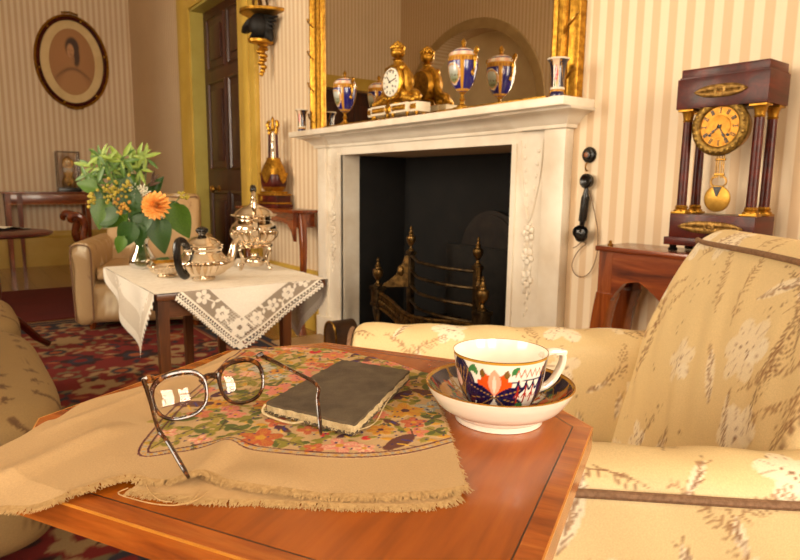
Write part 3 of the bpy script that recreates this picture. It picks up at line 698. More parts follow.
m = MB().at(T(0, -dp+.012, DZ, 0, PI/2)); m.lathe([(0,.006),(.028,.006),(.030,.0065),(.0305,.005),(.052,.004)], 48, cap=False); dial = kpart('dial', m, pm('gilt_dial', (196,138,42), (172,114,30), 70, .42, .6))
m = MB(); R = .053; y = -dp+.012-.0055
for k in range(12):
    a = PI/2-2*PI*k/12; m.at(T(R*.80*math.cos(a), y, DZ+R*.80*math.sin(a)) @ Matrix.Rotation(-(a-PI/2), 4, 'Y'))
    for dx_ in ((0,), (-.0022,.0022), (-.003,0,.003))[k % 3]: m.box(dx_-.0008, dx_+.0008, -.0008, .0004, -.006, .006)
    m.box(-.0035,.0035,-.0008,.0004,-.0065,-.0055); m.box(-.0035,.0035,-.0008,.0004,.0055,.0065)
m.at(T()); kpart('numerals', m, M_EBON, dial)
m = MB()
for a, L in ((-1.05,.040),(-2.45,.030)):
    m.at(T(0, y-.003, DZ) @ Matrix.Rotation(-(a-PI/2), 4, 'Y')); m.box(-.0012,.0012,-.0005,.0005,-.008,L); m.cbox(-.0032,.0032,-.0006,.0006,L*.55,L*.72,.0004)
m.at(T(0, y-.002, DZ, 0, PI/2)); m.lathe([(.0045,0),(.0045,.003),(0,.004)], 12)
for x in (-.024,.024): m.at(T(x, y+.0005, DZ-.022, 0, PI/2)); m.lathe([(.004,0),(.004,.002),(.002,.002),(0,.0005)], 12)
kpart('hands', m, M_EBON, dial)
pd = -dp+.03
m = MB(); m.at(T()); 
for x in (-.010,-.004,.004,.010): m.tube([(x,pd,DZ-.06),(x*1.0,pd,.205)], .0016, 6)
for z in (.255,.215): m.cbox(-.014,.014,pd-.003,pd+.003,z-.003,z+.003,.001)
for s in (-1,1): m.tube(curve([(0,pd,.215),(s*.018,pd,.205),(s*.020,pd,.190),(s*.006,pd,.180)],10), .0025, 6)
kpart('pendulum_rod', m, M_BRASS)
m = MB().at(T(0, pd, .150, 0, PI/2)); m.lathe([(0,-.006),(.030,-.005),(.036,-.001),(.036,.003),(.030,.005),(0,.006)], 36); bob = kpart('pendulum_bob', m, pm('bob_brass', (178,138,60), (158,114,42), 30, .38, .85))
m = MB(); m.add([(-.012,pd-.0066,.182),(.012,pd-.0066,.182),(.002,pd-.0068,.156),(-.002,pd-.0068,.156)], [(0,1,2,3)]); kpart('bob_wedge', m, M_EBON, bob)
# telephone handset hanging on the wall from a turned boss
p0 = onx(590,155,XW); p1 = onx(587,181,XW-.02); p2 = onx(581,236,XW-.02)
wb = thing('wall_boss', 'round black wooden wall boss with brown centre above the handset', 'hook', p0)
m = MB().at(T(0,0,0,0,0,-PI/2)); m.lathe([(.026,0),(.027,.006),(.023,.012),(.016,.014),(.012,.020),(.0,.021)], 28); m.build('disc', M_EBON, wb)
m = MB().at(T(-.020,0,0,0,0,-PI/2)); m.lathe([(.0085,0),(.008,.003),(0,.004)], 14); m.build('centre', pm('polished_brown', (150,84,30), (128,66,22), 30, .3), wb)
m = MB(); m.tube(curve([(-.006,0,-.022),(-.020,0,-.034),(-.018,0,-.050),(-.008,0,-.052)],10), .0028, 6); m.build('hook', M_BRASS, wb)
hs = thing('telephone_handset', 'old black telephone handset hanging on striped wall beside fireplace', 'telephone', p1)
d = p2-p1
m = MB().at(T(0,0,0,0,0,-PI/2)); m.lathe([(.012,-.012),(.022,-.008),(.0245,0),(.0245,.008),(.020,.012),(.013,.010),(.006,.006),(0,.006)], 28); m.build('earpiece', M_EBON, hs)
m = MB(); a, b = Vector((0,0,-.020)), Vector((d.x, d.y, d.z+.020))
L = (b-a)
m.tube([a+L*t for t in np.linspace(0,1,15)], [interp(t, [(0,.006),(.1,.008),(.2,.0115),(.5,.0125),(.8,.0105),(.92,.007),(1,.007)]) for t in np.linspace(0,1,15)], 12); gp = m.build('grip', M_EBON, hs)
m = MB()
for k in range(8): q = 2*PI*k/8; m.tube([a+L*t+Vector((.0118*math.cos(q), .0118*math.sin(q), 0)) for t in (.22,.5,.78)], .0016, 5)
m.build('ribs', M_EBON, gp)
m = MB().at(Matrix.Translation((d.x-.005,d.y-.004,d.z)) @ Matrix.Rotation(math.radians(-62),4,'Y') @ Matrix.Rotation(.5,4,'X')); m.lathe([(.0,-.016),(.016,-.014),(.021,-.004),(.021,.006),(.014,.012),(.014,.018),(.020,.030),(.025,.040),(.023,.040),(.016,.026),(0,.02)], 28); m.build('mouthpiece', M_EBON, hs)
m = MB(); cp = [onx(x, y, XW-.012)-p1 for x, y in ((589,190),(593,206),(597,225),(598,240),(596,258),(590,272),(582,277),(575,274),(572,266),(575,256),(581,248),(586,244),(582,242),(577,246),(573,248))]
m.tube(curve(cp, 70), .0016, 6); m.build('cord', pm('brown_flex', (120,84,52), (98,66,38), 200, .7), hs)
# ================================================================== left of the fireplace
PX0, PY0, PY1, PZ = 1.58, 3.17, 3.95, .725
st = thing('side_table', 'mahogany side table with curved legs at left of the fireplace', 'table', (1.66, 3.5, 0))
def spart(name, m, mat=M_MAHOG, **k): return rel(m.build(name, mat, st, **k), st)
m = MB(); m.cbox(PX0-.02, XW-.036, PY0-.03, PY1+.02, PZ-.018, PZ, .005); spart('tabletop', m)
m = MB(); n = 30; pts = [(PY0, PZ-.018)]+[(PY0+(PY1-PY0)*t, PZ-.018-interp(abs(t-.5)*2, [(0,.06),(.5,.055),(.8,.065),(.92,.10),(1,.16)])) for t in np.linspace(0,1,n)]+[(PY1, PZ-.018)]
k = len(pts); m.add([(PX0,a,b) for a,b in pts]+[(PX0+.02,a,b) for a,b in pts], [(i,(i+1)%k,k+(i+1)%k,k+i) for i in range(k)]+[tuple(range(k)), tuple(range(2*k-1,k-1,-1))]); spart('apron', m, smooth=20)
for y in (PY0+.01, PY1-.03): m = MB(); m.box(PX0+.02, XW-.036, y, y+.02, PZ-.10, PZ-.018); spart('side_rail', m)
for ye, s in ((PY0+.02,-1),(PY1-.02,1)):
    for xe in (PX0+.06,): m = MB(); cabriole(m, (xe, ye, PZ-.02), (xe, ye+s*.0, 0), .044, .024, (-.006, s*.035, 0)); spart('leg', m, M_MAHOGX)
# lyre-shaped clock
ly = thing('lyre_clock', 'tall lyre-shaped wooden clock with gilt mounts on left side table', 'clock', (1.655, onx(275,205,1.66).y, PZ+.001), -PI/2+.30)
m = MB(); m.cbox(-.10,.10,-.062,.062,0,.018,.003); m.cbox(-.088,.088,-.055,.055,.018,.028,.002); m.cbox(-.088,.088,-.055,.055,.028,.075,.002); m.build('plinth', M_ROSE, ly)
m = MB(); m.cbox(-.094,.094,-.060,.060,.022,.031,.002); m.cbox(-.092,.092,-.059,.059,.073,.083,.002); m.cbox(-.080,-.045,-.058,.0,.036,.068,.002); m.cbox(-.07,.07,-.05,.05,.083,.098,.003); m.build('gilt_moulding', M_GILT, ly)
sh = [(-.055,.098),(-.075,.125),(-.082,.16),(-.080,.20),(-.066,.245),(-.050,.275),(-.042,.30),(-.038,.40),(-.034,.455)]
out = curve([(a,b,0) for a,b in sh], 24); poly = [(p.x,p.y) for p in out]+[(-p.x,p.y) for p in out[::-1]]
MX = Matrix(((1,0,0,0),(0,0,-1,0),(0,1,0,0),(0,0,0,1)))
def vcase(z0, z1, k, par, mat, nm):     # swelling square-section body with rounded corners
    rows = [p for p in out if z0 <= p.y <= z1]; m = MB(); n = 28; vs = []; fs = []
    for p in rows:
        r = -p.x*k
        for i in range(n):
            a = 2*PI*i/n; c, q = math.cos(a), math.sin(a); e = 1/max(abs(c)**3+abs(q)**3, 1e-6)**(1/3); vs.append((r*e*c, .72*r*e*q, p.y))
    for j in range(len(rows)-1):
        for i in range(n): fs.append((j*n+i, j*n+(i+1)%n, (j+1)*n+(i+1)%n, (j+1)*n+i))
    fs += [tuple(range(n-1,-1,-1)), tuple((len(rows)-1)*n+i for i in range(n))]; m.add(vs, fs); return m.build(nm, mat, par)
vcase(.09, .30, 1.0, ly, M_ROSE, 'body'); vcase(.20, .31, 1.03, ly, M_GILT, 'gilt_collar'); vcase(.09, .125, 1.05, ly, M_GILT, 'gilt_collar')
for rz_, d_ in ((0,.0605),(PI/2,.084),(-PI/2,.084)):
    m = MB().at(Matrix.Rotation(rz_, 4, 'Z')); m.prism([(-.04,.21),(.04,.21),(.02,.165),(0,.145),(-.02,.165)], .008, Matrix.Translation((0,-d_+.006,0)) @ MX); m.build('gilt_mount', M_GILT, ly)
for s in (-1,1):
    m = MB(); m.tube([(s*.036,0,.29),(s*.030,0,.46)], .0085, 10); m.build('column', M_ROSE, ly)
    m = MB(); m.tube(curve([(s*.030,0,.44),(s*.034,0,.475),(s*.044,0,.495),(s*.036,0,.515),(s*.022,0,.510)],14), [.010,.012]+[.011]*11+[.006,.004], 8); m.ball((s*.03,0,.455),.014,.012,.012,8,6); m.build('scroll_top', M_GILT, ly)
m = MB(); m.tube([(0,0,.30),(0,0,.45)], .006, 8); m.ball((0,-.004,.37), .010,.008,.035,8,6); m.build('thermometer', pm('pale_metal', (214,204,186), (190,176,150), 20, .3, .8), ly)
m = MB(); m.cbox(-.036,.036,-.014,.014,.458,.472,.003); m.lathe([(.010,.472),(.014,.49),(.008,.505),(.012,.525),(.006,.54),(0,.548)], 12); m.build('finial', M_GILT, ly)
# wall bracket: gilt shelf on a black eagle, twisted gilt drop; a figure's feet on it
bp = onx(273,13,XW); bk = thing('wall_bracket', 'gilt wall bracket carried by a black carved eagle above lyre clock', 'bracket', (XW, bp.y, bp.z), -PI/2); bk.scale = (1.15,1.7,1.0)
m = MB(); m.lathe([(.13,-.022),(.138,-.018),(.138,-.004),(.13,0)], 32, sy=.9, a0=PI, a1=2*PI); m.box(-.13,.13,-.002,.0,-.022,0)
m.add([(0,0,0)]+[(.13*math.cos(a),.117*math.sin(a),0) for a in np.linspace(PI,2*PI,33)], [(0,i,i+1) for i in range(1,33)]); m.add([(0,0,-.022)]+[(.13*math.cos(a),.117*math.sin(a),-.022) for a in np.linspace(PI,2*PI,33)], [(0,i,i+1) for i in range(1,33)])
m.build('shelf', M_GILT, bk)
m = MB(); m.ball((0,-.05,-.09), .055,.045,.075,14,10); m.tube(curve([(-.01,-.055,-.06),(-.05,-.075,-.085),(-.09,-.08,-.105),(-.115,-.085,-.115)],12), [.030,.032,.032,.03,.027,.025,.023,.021,.018,.016,.013,.010,.004], 10)
for k in range(6):
    m.tube(curve([(.0,-.03,-.035-.012*k),(.05,-.035,-.045-.014*k),(.10-.012*k,-.03,-.055-.018*k),(.135-.018*k,-.025,-.058-.02*k)],8), [.018,.017,.016,.014,.012,.010,.008,.006,.003], 7)
    m.tube(curve([(-.01,-.02,-.03-.006*k),(-.06,-.02,-.028-.010*k),(-.10+.012*k,-.02,-.03-.012*k)],8), [.016,.016,.015,.013,.012,.010,.008,.006,.003], 7)
for k in range(3): m.tube([(.03-.0*k,-.03,-.11),(.055-.015*k,-.03,-.155),(.06-.02*k,-.025,-.185)], [.02,.014,.006], 7)
m.tube(curve([(-.02,-.06,-.13),(-.045,-.07,-.16),(-.065,-.07,-.175),(-.05,-.06,-.185)],8), [.018,.016,.014,.012,.011,.010,.009,.007,.004], 7); m.build('eagle', M_BLACK, bk)
m = MB(); m.lathe([(.05,-.175),(.048,-.19),(.032,-.198)], 16, (0,-.05,0))
for k in range(9): z = -.20-.022*k; m.ball((.006*math.cos(k*2.2), -.045+.006*math.sin(k*2.2), z), .022-.0016*k, .022-.0016*k, .016, 9, 6)
m.build('twisted_drop', M_GILT, bk)
fg = thing('bronze_figure', 'small bronze animal figure standing on the gilt wall bracket', 'figurine', (XW-.085, bp.y, bp.z+.001), -PI/2)
m = MB(); m.tube(curve([(-.07,0,.10),(-.02,0,.105),(.04,0,.10),(.07,0,.105)],10), [.02,.028,.03,.03,.028,.027,.028,.03,.03,.024,.012], 10)
m.tube([(-.06,0,.10),(-.095,0,.15),(-.11,0,.165)], [.022,.018,.016], 8); m.tube([(-.10,0,.165),(-.15,0,.15)], [.022,.009], 8)
for x, s in ((-.055,-1),(-.045,1),(.055,-1),(.06,1)): m.tube([(x,s*.016,.095),(x-.008,s*.018,.05),(x+.006,s*.018,.022),(x,s*.018,.004),(x-.012,s*.018,.003)], [.013,.008,.006,.006,.004], 7)
m.tube(curve([(.07,0,.105),(.10,0,.12),(.11,0,.15)],6), .005, 6); m.build('body', pm('bronze', (104,72,36), (70,46,22), 30, .35, .9), fg)
# ================================================================== far wall
pc = ony(72.5,62,YF-.02); po = thing('oval_portrait', 'oval portrait of a person in a dark and gilt frame on far wall', 'picture', (pc.x, YF, pc.z))
aw, ah = .345, .462
def ering(m, prs, n=64):
    vs = []; fs = []; k = len(prs)
    for i in range(n):
        a = 2*PI*i/n
        for o_, d_ in prs: vs.append(((aw+o_)*math.cos(a), -d_, (ah+o_)*math.sin(a)))
    for i in range(n):
        for j in range(k-1): fs.append((i*k+j, ((i+1)%n)*k+j, ((i+1)%n)*k+j+1, i*k+j+1))
    m.add(vs, fs)
m = MB(); ering(m, [(0,0),(0,.02),(-.012,.03),(-.022,.022)]); m.build('gilt_rim', M_GILT, po)
m = MB(); ering(m, [(-.022,.022),(-.034,.028),(-.052,.02),(-.056,.012)]); fo = m.build('dark_frame', M_ROSE, po)
for k in range(6): a = .2+2*PI*k/6; m = MB(); m.ball(((aw-.036)*math.cos(a), -.027, (ah-.036)*math.sin(a)), .010,.005,.010,8,5); m.build('stud', M_GILT, fo)
m = MB(); ering(m, [(-.054,.012),(-.062,.016),(-.066,.012),(-.135,.010)]); m.build('mount', pm('cream_mount', (226,200,146), (214,186,130), 6, .6), po)
for z, s in ((ah+.005,1),(-ah+.01,-1)):
    m = MB()
    for k in range(7): m.ball(((k-3)*.022, -.024, z+s*(.014-.004*abs(k-3))), .013,.01,.012,7,5)
    m.build('crest', M_BRASS, po)
rw, rh = aw-.133, ah-.133; m = MB(); NR, NAa = 26, 64; cols = []; vs = [(0,-.009,0)]; fs = []
def ex(v_): return math.exp(min(v_, 40))
def sitter(u, v):       # soft sepia drawing: head, dark hair, shoulders
    c = np.array(L3((178,126,74)))
    c = c*(1+.10*ex(-((u+.1)**2+(v-.2)**2)*2.0))
    body = 1/(1+ex(((v+.18+.55*(u-.02)**2/.35))/.05)); c = c*(1-body)+np.array(L3((188,136,82)))*body
    sh_ = ex(-((v+.20+.62*u*u)/.05)**2)*.7; c = c*(1-sh_)+np.array(L3((96,62,42)))*sh_
    hair = 1/(1+ex((((u-.03)/.30)**2+((v-.43)/.31)**2-1)/.08)); hair = max(hair, 1/(1+ex((((u-.18)/.16)**2+((v-.20)/.32)**2-1)/.15)))
    c = c*(1-hair*.92)+np.array(L3((58,36,28)))*hair*.92
    face = 1/(1+ex((((u+.05)/.155)**2+((v-.33)/.21)**2-1)/.08)); c = c*(1-face)+np.array(L3((204,152,102)))*face
    neck = 1/(1+ex((((u-.02)/.09)**2+((v-.08)/.16)**2-1)/.1)); c = c*(1-neck*.8)+np.array(L3((182,132,84)))*neck*.8
    for eu, ev, a_, b_ in ((-.11,.36,.035,.018),(.01,.355,.035,.018),(-.06,.225,.05,.014),(-.07,.285,.02,.03)):
        k_ = ex(-((u-eu)/a_)**2-((v-ev)/b_)**2)*.5; c = c*(1-k_)+np.array(L3((88,54,40)))*k_
    return c
cols.append((*sitter(0,0),1))
for i in range(1, NR+1):
    for j in range(NAa): u, v = i/NR*math.cos(2*PI*j/NAa), i/NR*math.sin(2*PI*j/NAa); vs.append((rw*u,-.009,rh*v)); cols.append((*sitter(u,v),1))
for j in range(NAa): fs.append((0,1+j,1+(j+1)%NAa))
for i in range(NR-1):
    for j in range(NAa): fs.append((1+i*NAa+j,1+i*NAa+(j+1)%NAa,1+(i+1)*NAa+(j+1)%NAa,1+(i+1)*NAa+j))
m.add(vs, fs); m.build('drawing', painted('sepia_print', .6), po, cols=cols)
FZ = .766; ft = thing('hall_table', 'narrow mahogany table against the far wall under the portrait', 'table', (.85, 7.14, 0))
def hpart(name, m, mat=M_MAHOG): return rel(m.build(name, mat, ft), ft)
MH2 = wood('mahogany_cross', (88,36,12), (136,66,24), (168,94,40), 0, 8)
m = MB(); m.cbox(.455, 1.25, 6.99, 7.29, FZ-.018, FZ, .004); hpart('tabletop', m, MH2)
m = MB(); m.cbox(.49, 1.21, 7.01, 7.27, FZ-.125, FZ-.018, .003); ap = hpart('apron', m, MH2)
m = MB(); m.box(.50, 1.20, 7.007, 7.012, FZ-.122, FZ-.118); m.box(.50, 1.20, 7.007, 7.012, FZ-.032, FZ-.028); hpart('stringing', m, pm('boxwood', (206,150,80), (190,130,64), 20, .4))
for x, y in ((.505,7.03),(.505,7.25),(.60,7.03),(1.195,7.03),(1.195,7.25)):
    m = MB(); s0, s1 = .024, .013; m.add([(x-s1,y-s1,0),(x+s1,y-s1,0),(x+s1,y+s1,0),(x-s1,y+s1,0),(x-s0,y-s0,FZ-.02),(x+s0,y-s0,FZ-.02),(x+s0,y+s0,FZ-.02),(x-s0,y+s0,FZ-.02)], [(0,3,2,1),(4,5,6,7),(0,1,5,4),(1,2,6,5),(2,3,7,6),(3,0,4,7)]); hpart('leg', m, M_MAHOGX)
sk = thing('skeleton_clock', 'brass skeleton clock under a glass case on the far mahogany table', 'clock', (1.05, 7.12, FZ+.001))
m = MB(); m.cbox(-.105,.105,-.075,.075,0,.035,.004); m.cbox(-.095,.095,-.065,.065,.035,.042,.002); m.build('base', M_EBON, sk)
m = MB()
for s in (-1,1): m.tube(curve([(s*.05,0,.042),(s*.055,0,.10),(s*.03,0,.16),(s*.05,0,.22),(s*.045,0,.29),(s*.02,0,.33),(0,0,.35)],22), .010, 8)
for z, r in ((.28,.045),(.18,.03),(.11,.035)): m.at(T(0,-.012,z,0,PI/2)); m.lathe([(r,0),(r,.006),(r*.8,.006),(r*.8,0)], 28, cap=False); m.lathe([(r*.2,0),(r*.2,.02),(0,.02)], 10); [m.box(-r*.06,r*.06,-r*.85,r*.85,.001,.004), m.box(-r*.85,r*.85,-r*.06,r*.06,.001,.004)]
m.at(T()); m.ball((0,-.01,.075), .022,.012,.022,12,8); m.build('movement', M_BRASS, sk)
m = MB(); gx, gy, gz = .098, .068, .395
for x in (-gx,gx):
    for y in (-gy,gy): m.box(x-.004,x+.004,y-.004,y+.004,.042,gz)
for y in (-gy,gy): m.box(-gx,gx,y-.004,y+.004,gz-.004,gz+.004)
for x in (-gx,gx): m.box(x-.004,x+.004,-gy,gy,gz-.004,gz+.004)
m.build('case_edge', pm('dark_brass', (92,66,38), (70,48,26), 20, .4, .7), sk)
m = MB(); 
for y in (-gy,gy): m.box(-gx+.004,gx-.004,y-.001,y+.001,.042,gz-.004)
for x in (-gx,gx): m.box(x-.001,x+.001,-gy+.004,gy-.004,.042,gz-.004)
m.box(-gx+.004,gx-.004,-gy+.004,gy-.004,gz-.001,gz+.001); m.build('glass_case', clear_glass('case_glass'), sk, smooth=0)
# low mahogany window seat with scrolled ends, mostly behind the floral armchair
p = ony(76,246,5.6); sc = thing('scroll_end_seat', 'low mahogany seat with scrolled end behind the floral armchair', 'seat', (p.x+.345, 5.6, .0065), 0)
zs = .355
for s in (-1,1):
    for y in (-.17,.17): m = MB(); m.lathe([(.013,0),(.018,.05),(.022,.28),(.026,zs-.06)], 10, (s*.27,y,0)); m.build('leg', M_MAHOGX, sc)
    for y in (-.18,.18):
        m = MB(); m.tube(curve([(s*.22,y,zs-.03),(s*.28,y,zs),(s*.315,y,zs+.08),(s*.30,y,zs+.17),(s*.325,y,zs+.235),(s*.375,y,zs+.25),(s*.405,y,zs+.215),(s*.385,y,zs+.195)],26), [.034]*8+[.030]*8+[.026]*6+[.022,.018,.016,.014,.012], 10); m.build('scroll_arm', M_MAHOG, sc)
    m = MB(); m.tube([(s*.37,-.18,zs+.225),(s*.37,.18,zs+.225)], .016, 10); m.build('arm_rail', M_MAHOG, sc)
m = MB(); m.cbox(-.29,.29,-.19,.19,zs-.07,zs-.02,.008); m.build('seat_rail', MH2, sc)
m = MB(); m.cbox(-.27,.27,-.18,.18,zs-.02,zs+.035,.02); m.build('cushion', pm('plum_fabric', (96,40,30), (78,30,24), 60, .9), sc)
# small dark tripod table at the left edge, open book on it
tz = .62; pe = onz(47,231,tz); tr = .27; tt = thing('tripod_table', 'dark round tripod table at left edge carrying an open book', 'table', (pe.x-tr*.93, pe.y-.05, .0065))
m = MB(); m.lathe([(0,tz-.018),(tr-.012,tz-.018),(tr,tz-.010),(tr,tz-.003),(tr-.006,tz),(0,tz)], 48); m.build('tabletop', M_ROSE, tt)
m = MB(); m.lathe([(.05,tz-.018),(.03,tz-.04),(.018,tz-.06),(.024,tz-.12),(.034,.34),(.026,.28),(.032,.24),(.032,.17),(.0,.16)], 20); m.build('pedestal', M_ROSE, tt)
for k in range(3):
    a = .5+2*PI*k/3; m = MB(); m.tube(curve([(.02*math.cos(a),.02*math.sin(a),.22),(.12*math.cos(a),.12*math.sin(a),.15),(.20*math.cos(a),.20*math.sin(a),.06),(.26*math.cos(a),.26*math.sin(a),.015)],14), [.024]*5+[.02]*5+[.016]*4+[.018], 8); m.build('leg', M_ROSE, tt)
bkx = onz(8,231,tz); ob = thing('open_book', 'open book lying on the dark tripod table', 'book', (bkx.x-.06, bkx.y, tz+.0075), .5)
m = MB(); m.cbox(-.13,.13,-.09,.09,0,.004,.001); m.build('cover', pm('book_black', (30,24,22), (40,32,28), 30, .5), ob)
for s in (-1,1): m = MB(); m.grid(lambda u, v: (s*(u*.122), -.085+.17*v, .006+.010*math.sin(PI*min(1,u*1.1+.12))), 10, 2); m.grid(lambda u, v: (s*(u*.122), -.085+.17*v, .004), 10, 2); m.build('pages', pm('paper', (206,196,176), (190,178,156), 8, .8), ob)
# ================================================================== tea table with its lace cloth
TZ, TX0, TX1, TY0, TY1 = .556, .466, 1.01, 1.795, 2.47
M_OAK = wood('brown_walnut', (52,26,12), (92,50,22), (120,70,34), 0, 8, .35, .2)
M_OAKZ = wood('brown_walnut_upright', (52,26,12), (92,50,22), (120,70,34), 2, 8, .35, .2)
te = thing('tea_table', 'dark brown wooden tea table under the lace cloth', 'table', (.72, 2.13, 0))
def tpart(name, m, mat=M_OAK): return rel(m.build(name, mat, te), te)
m = MB(); m.cbox(TX0, TX1, TY0, TY1, TZ-.02, TZ, .004); tpart('tabletop', m)
m = MB(); m.box(TX0+.03, TX1-.12, TY0+.025, TY0+.045, TZ-.075, TZ-.02); m.box(TX0+.03, TX1-.12, TY1-.045, TY1-.025, TZ-.075, TZ-.02); m.box(TX0+.03, TX0+.05, TY0+.045, TY1-.045, TZ-.075, TZ-.02); m.box(TX1-.14, TX1-.12, TY0+.045, TY1-.045, TZ-.075, TZ-.02); tpart('frame', m)
for x, y in ((TX0+.022,TY0+.03),(TX1-.13,TY0+.04),(TX1-.13,TY1-.04),(.70,2.28)):
    m = MB(); s0, s1 = .016, .011; m.add([(x-s1,y-s1,.010),(x+s1,y-s1,.010),(x+s1,y+s1,.010),(x-s1,y+s1,.010),(x-s0,y-s0,TZ-.02),(x+s0,y-s0,TZ-.02),(x+s0,y+s0,TZ-.02),(x-s0,y+s0,TZ-.02)], [(0,3,2,1),(4,5,6,7),(0,1,5,4),(1,2,6,5),(2,3,7,6),(3,0,4,7)]); tpart('leg', m, M_OAKZ)
tc = thing('lace_tablecloth', 'white linen tablecloth with lace border hanging from the tea table', 'tablecloth', (.72, 2.13, TZ))
M_LINEN = pm('white_linen', (240,232,218), (230,220,204), 60, .85, bmp=.1, bscale=500)
M_LACE = painted('lace_thread', .85, alpha=True, bscale=300)
zt = TZ+.003
m = MB(); m.grid(lambda u, v: (TX0-.006+(TX1-TX0+.012)*u, TY0-.006+(TY1-TY0+.012)*v, zt+.0010*math.sin(u*17+v*5)*math.sin(v*13)), 60, 60); o = m.build('top_linen', M_LINEN, tc); rel(o, tc)
LIN, NET = (242,234,220), (196,180,160)
def lace_panel(name, W, Hh, cv, fmap, step=.0016):
    nx, ny = int(W/step), int(Hh/step); m = MB(); xs = np.linspace(0, W, nx+1); ys = np.linspace(0, Hh, ny+1)
    X, Y = np.meshgrid(xs, ys); col = cv.sample(X.ravel(), Y.ravel()); al = col[:,3].reshape(ny+1, nx+1)
    keep = (al[:-1,:-1]+al[1:,:-1]+al[:-1,1:]+al[1:,1:]) > 1.0
    use = np.zeros((ny+1, nx+1), bool); J, I = np.nonzero(keep)
    for a, b in ((0,0),(1,0),(0,1),(1,1)): use[J+a, I+b] = True
    idx = -np.ones((ny+1, nx+1), int); idx[use] = np.arange(use.sum()); jj, ii = np.nonzero(use)
    m.v = [tuple(fmap(xs[i], ys[j])) for j, i in zip(jj, ii)]; m.f = [(idx[j,i], idx[j,i+1], idx[j+1,i+1], idx[j+1,i]) for j, i in zip(J, I)]; m.m = [0]*len(m.f)
    c = col.reshape(ny+1, nx+1, 4)[jj, ii]; c = c.copy(); c[:,3] = np.where(c[:,3] < .2, .15, c[:,3])
    o = m.build(name, M_LACE, tc, cols=c, recalc=False); return rel(o, tc)
def lace_flower(cv, x, y, r, a0=0, n=5):
    for k in range(n): a = a0+2*PI*k/n; cv.ell(x+r*.62*math.cos(a), y+r*.62*math.sin(a), r*.40, r*.34, LIN, a)
    cv.ell(x, y, r*.16, r*.16, NET, alpha=.5)
def lace_edge(cv, p, q, out, n):
    """openwork edging with points along p-q; out = unit normal pointing outwards"""
    p, q, out = Vector(p), Vector(q), Vector(out); d = (q-p)/n; w = .016
    cv.line([p, q], .004, LIN); cv.line([p+out*w, q+out*w], .0042, LIN)
    for k in range(n):
        a = p+d*k; b = a+d; c = (a+b)/2
        cv.line([a, c+out*w], .0026, LIN); cv.line([c+out*w, b], .0026, LIN); cv.ell(a.x+out.x*w*.5, a.y+out.y*w*.5, .0026, .0026, LIN)
        cv.line([a+out*w, c+out*(w+.009), b+out*w], .0042, LIN)
W, Hh = .53, .235; fx0 = .495         # front panel: canvas x = X - fx0, canvas y = drop below the edge
tipf = ony(240,350,TY0-.012); tx, tyy = tipf.x-fx0, zt-tipf.z
cv = Canvas(W, Hh, 1100, LIN); cv.a[..., 3] = 0
A, B, Tp = Vector((.035,0)), Vector((W-.04,0)), Vector((tx, tyy-.026))
X, Y = np.meshgrid((np.arange(cv.a.shape[1])+.5)/cv.p, (np.arange(cv.a.shape[0])+.5)/cv.p)
def side(P, Q): n = Vector((Q.y-P.y, -(Q.x-P.x))).normalized(); return (X-P.x)*n.x+(Y-P.y)*n.y, n
dl, nl = side(A, Tp); dr, nr = side(Tp, B)
if nl.y < 0: dl, nl = -dl, -nl
if nr.y < 0: dr, nr = -dr, -nr
ins = (dl < 0) & (dr < 0); cv.a[ins] = (*L3(LIN), 1)
bw = .062; net = ins & ((dl > -bw) | (dr > -bw)); cv.a[net] = (*L3(NET), .62)
cor = ins & (dl > -bw-.004) & (dr > -bw-.004)
for P, Q, n in ((A, Tp, nl), (B, Tp, nr)):
    for off in (0, .004): cv.line([P-n*(bw+off*.2), Q-n*(bw+off*.2)-(Q-P).normalized()*.03*0], .005, LIN)
    L = (Q-P); k = int(L.length/.062)
    for i in range(k-1):
        c = P+L*((i+.75)/k)-n*(bw*.5); lace_flower(cv, c.x, c.y, .023, i*.7, 5+i % 2)
        e = P+L*((i+1.22)/k)-n*(bw*(.3 if i % 2 else .7)); cv.line([c, e], .004, LIN); cv.leaf(e.x, e.y, .022, .010, math.atan2(L.y, L.x)+1.2*(-1)**i, LIN); cv.leaf(e.x, e.y, .020, .010, math.atan2(L.y, L.x)-1.0*(-1)**i, LIN)
cc = Tp-nl*(bw*.5)-nr*(bw*.5); cc = Vector((Tp.x, Tp.y-bw*.5/abs(nl.y)*1.05))
cv.a[cor] = (*L3((150,132,112)), .55)
for i in range(-9, 10):
    for n in (nl, nr):
        t_ = Vector((-n.y, n.x)); c = cc+n*(i*.008); cv.line([c-t_*.05, c+t_*.05], .0016, LIN, op=.8)
cut = cor
lace_flower(cv, cc.x, cc.y, .030, .3, 6)
cv.a[~ins & (cv.a[..., 3] > 0) & False] = 0
dd = np.maximum(dl, dr); cv.a[(dd > 0)] = (0, 0, 0, 0)
for n, P in ((nl, A), (nr, B)):
    cv.line([P-n*bw, Vector((Tp.x, Tp.y))-n*bw+((Vector((Tp.x,Tp.y))-P).normalized())*0], .006, LIN); cv.line([P-n*.002, Tp-n*.002], .006, LIN)
cv.a[(dd > 0)] = (0, 0, 0, 0)
lace_edge(cv, A, Tp, nl, 26); lace_edge(cv, B, Tp, nr, 26)
cv.ell(Tp.x, Tp.y+.010, .010, .012, LIN)
lace_panel('lace_corner', W, Hh, cv, lambda a, b: (fx0+a+.010*b*math.sin(a*30), TY0-.008-.010*b/.2-.006*math.sin(a*26+1)*min(1, b/.05), zt-b))
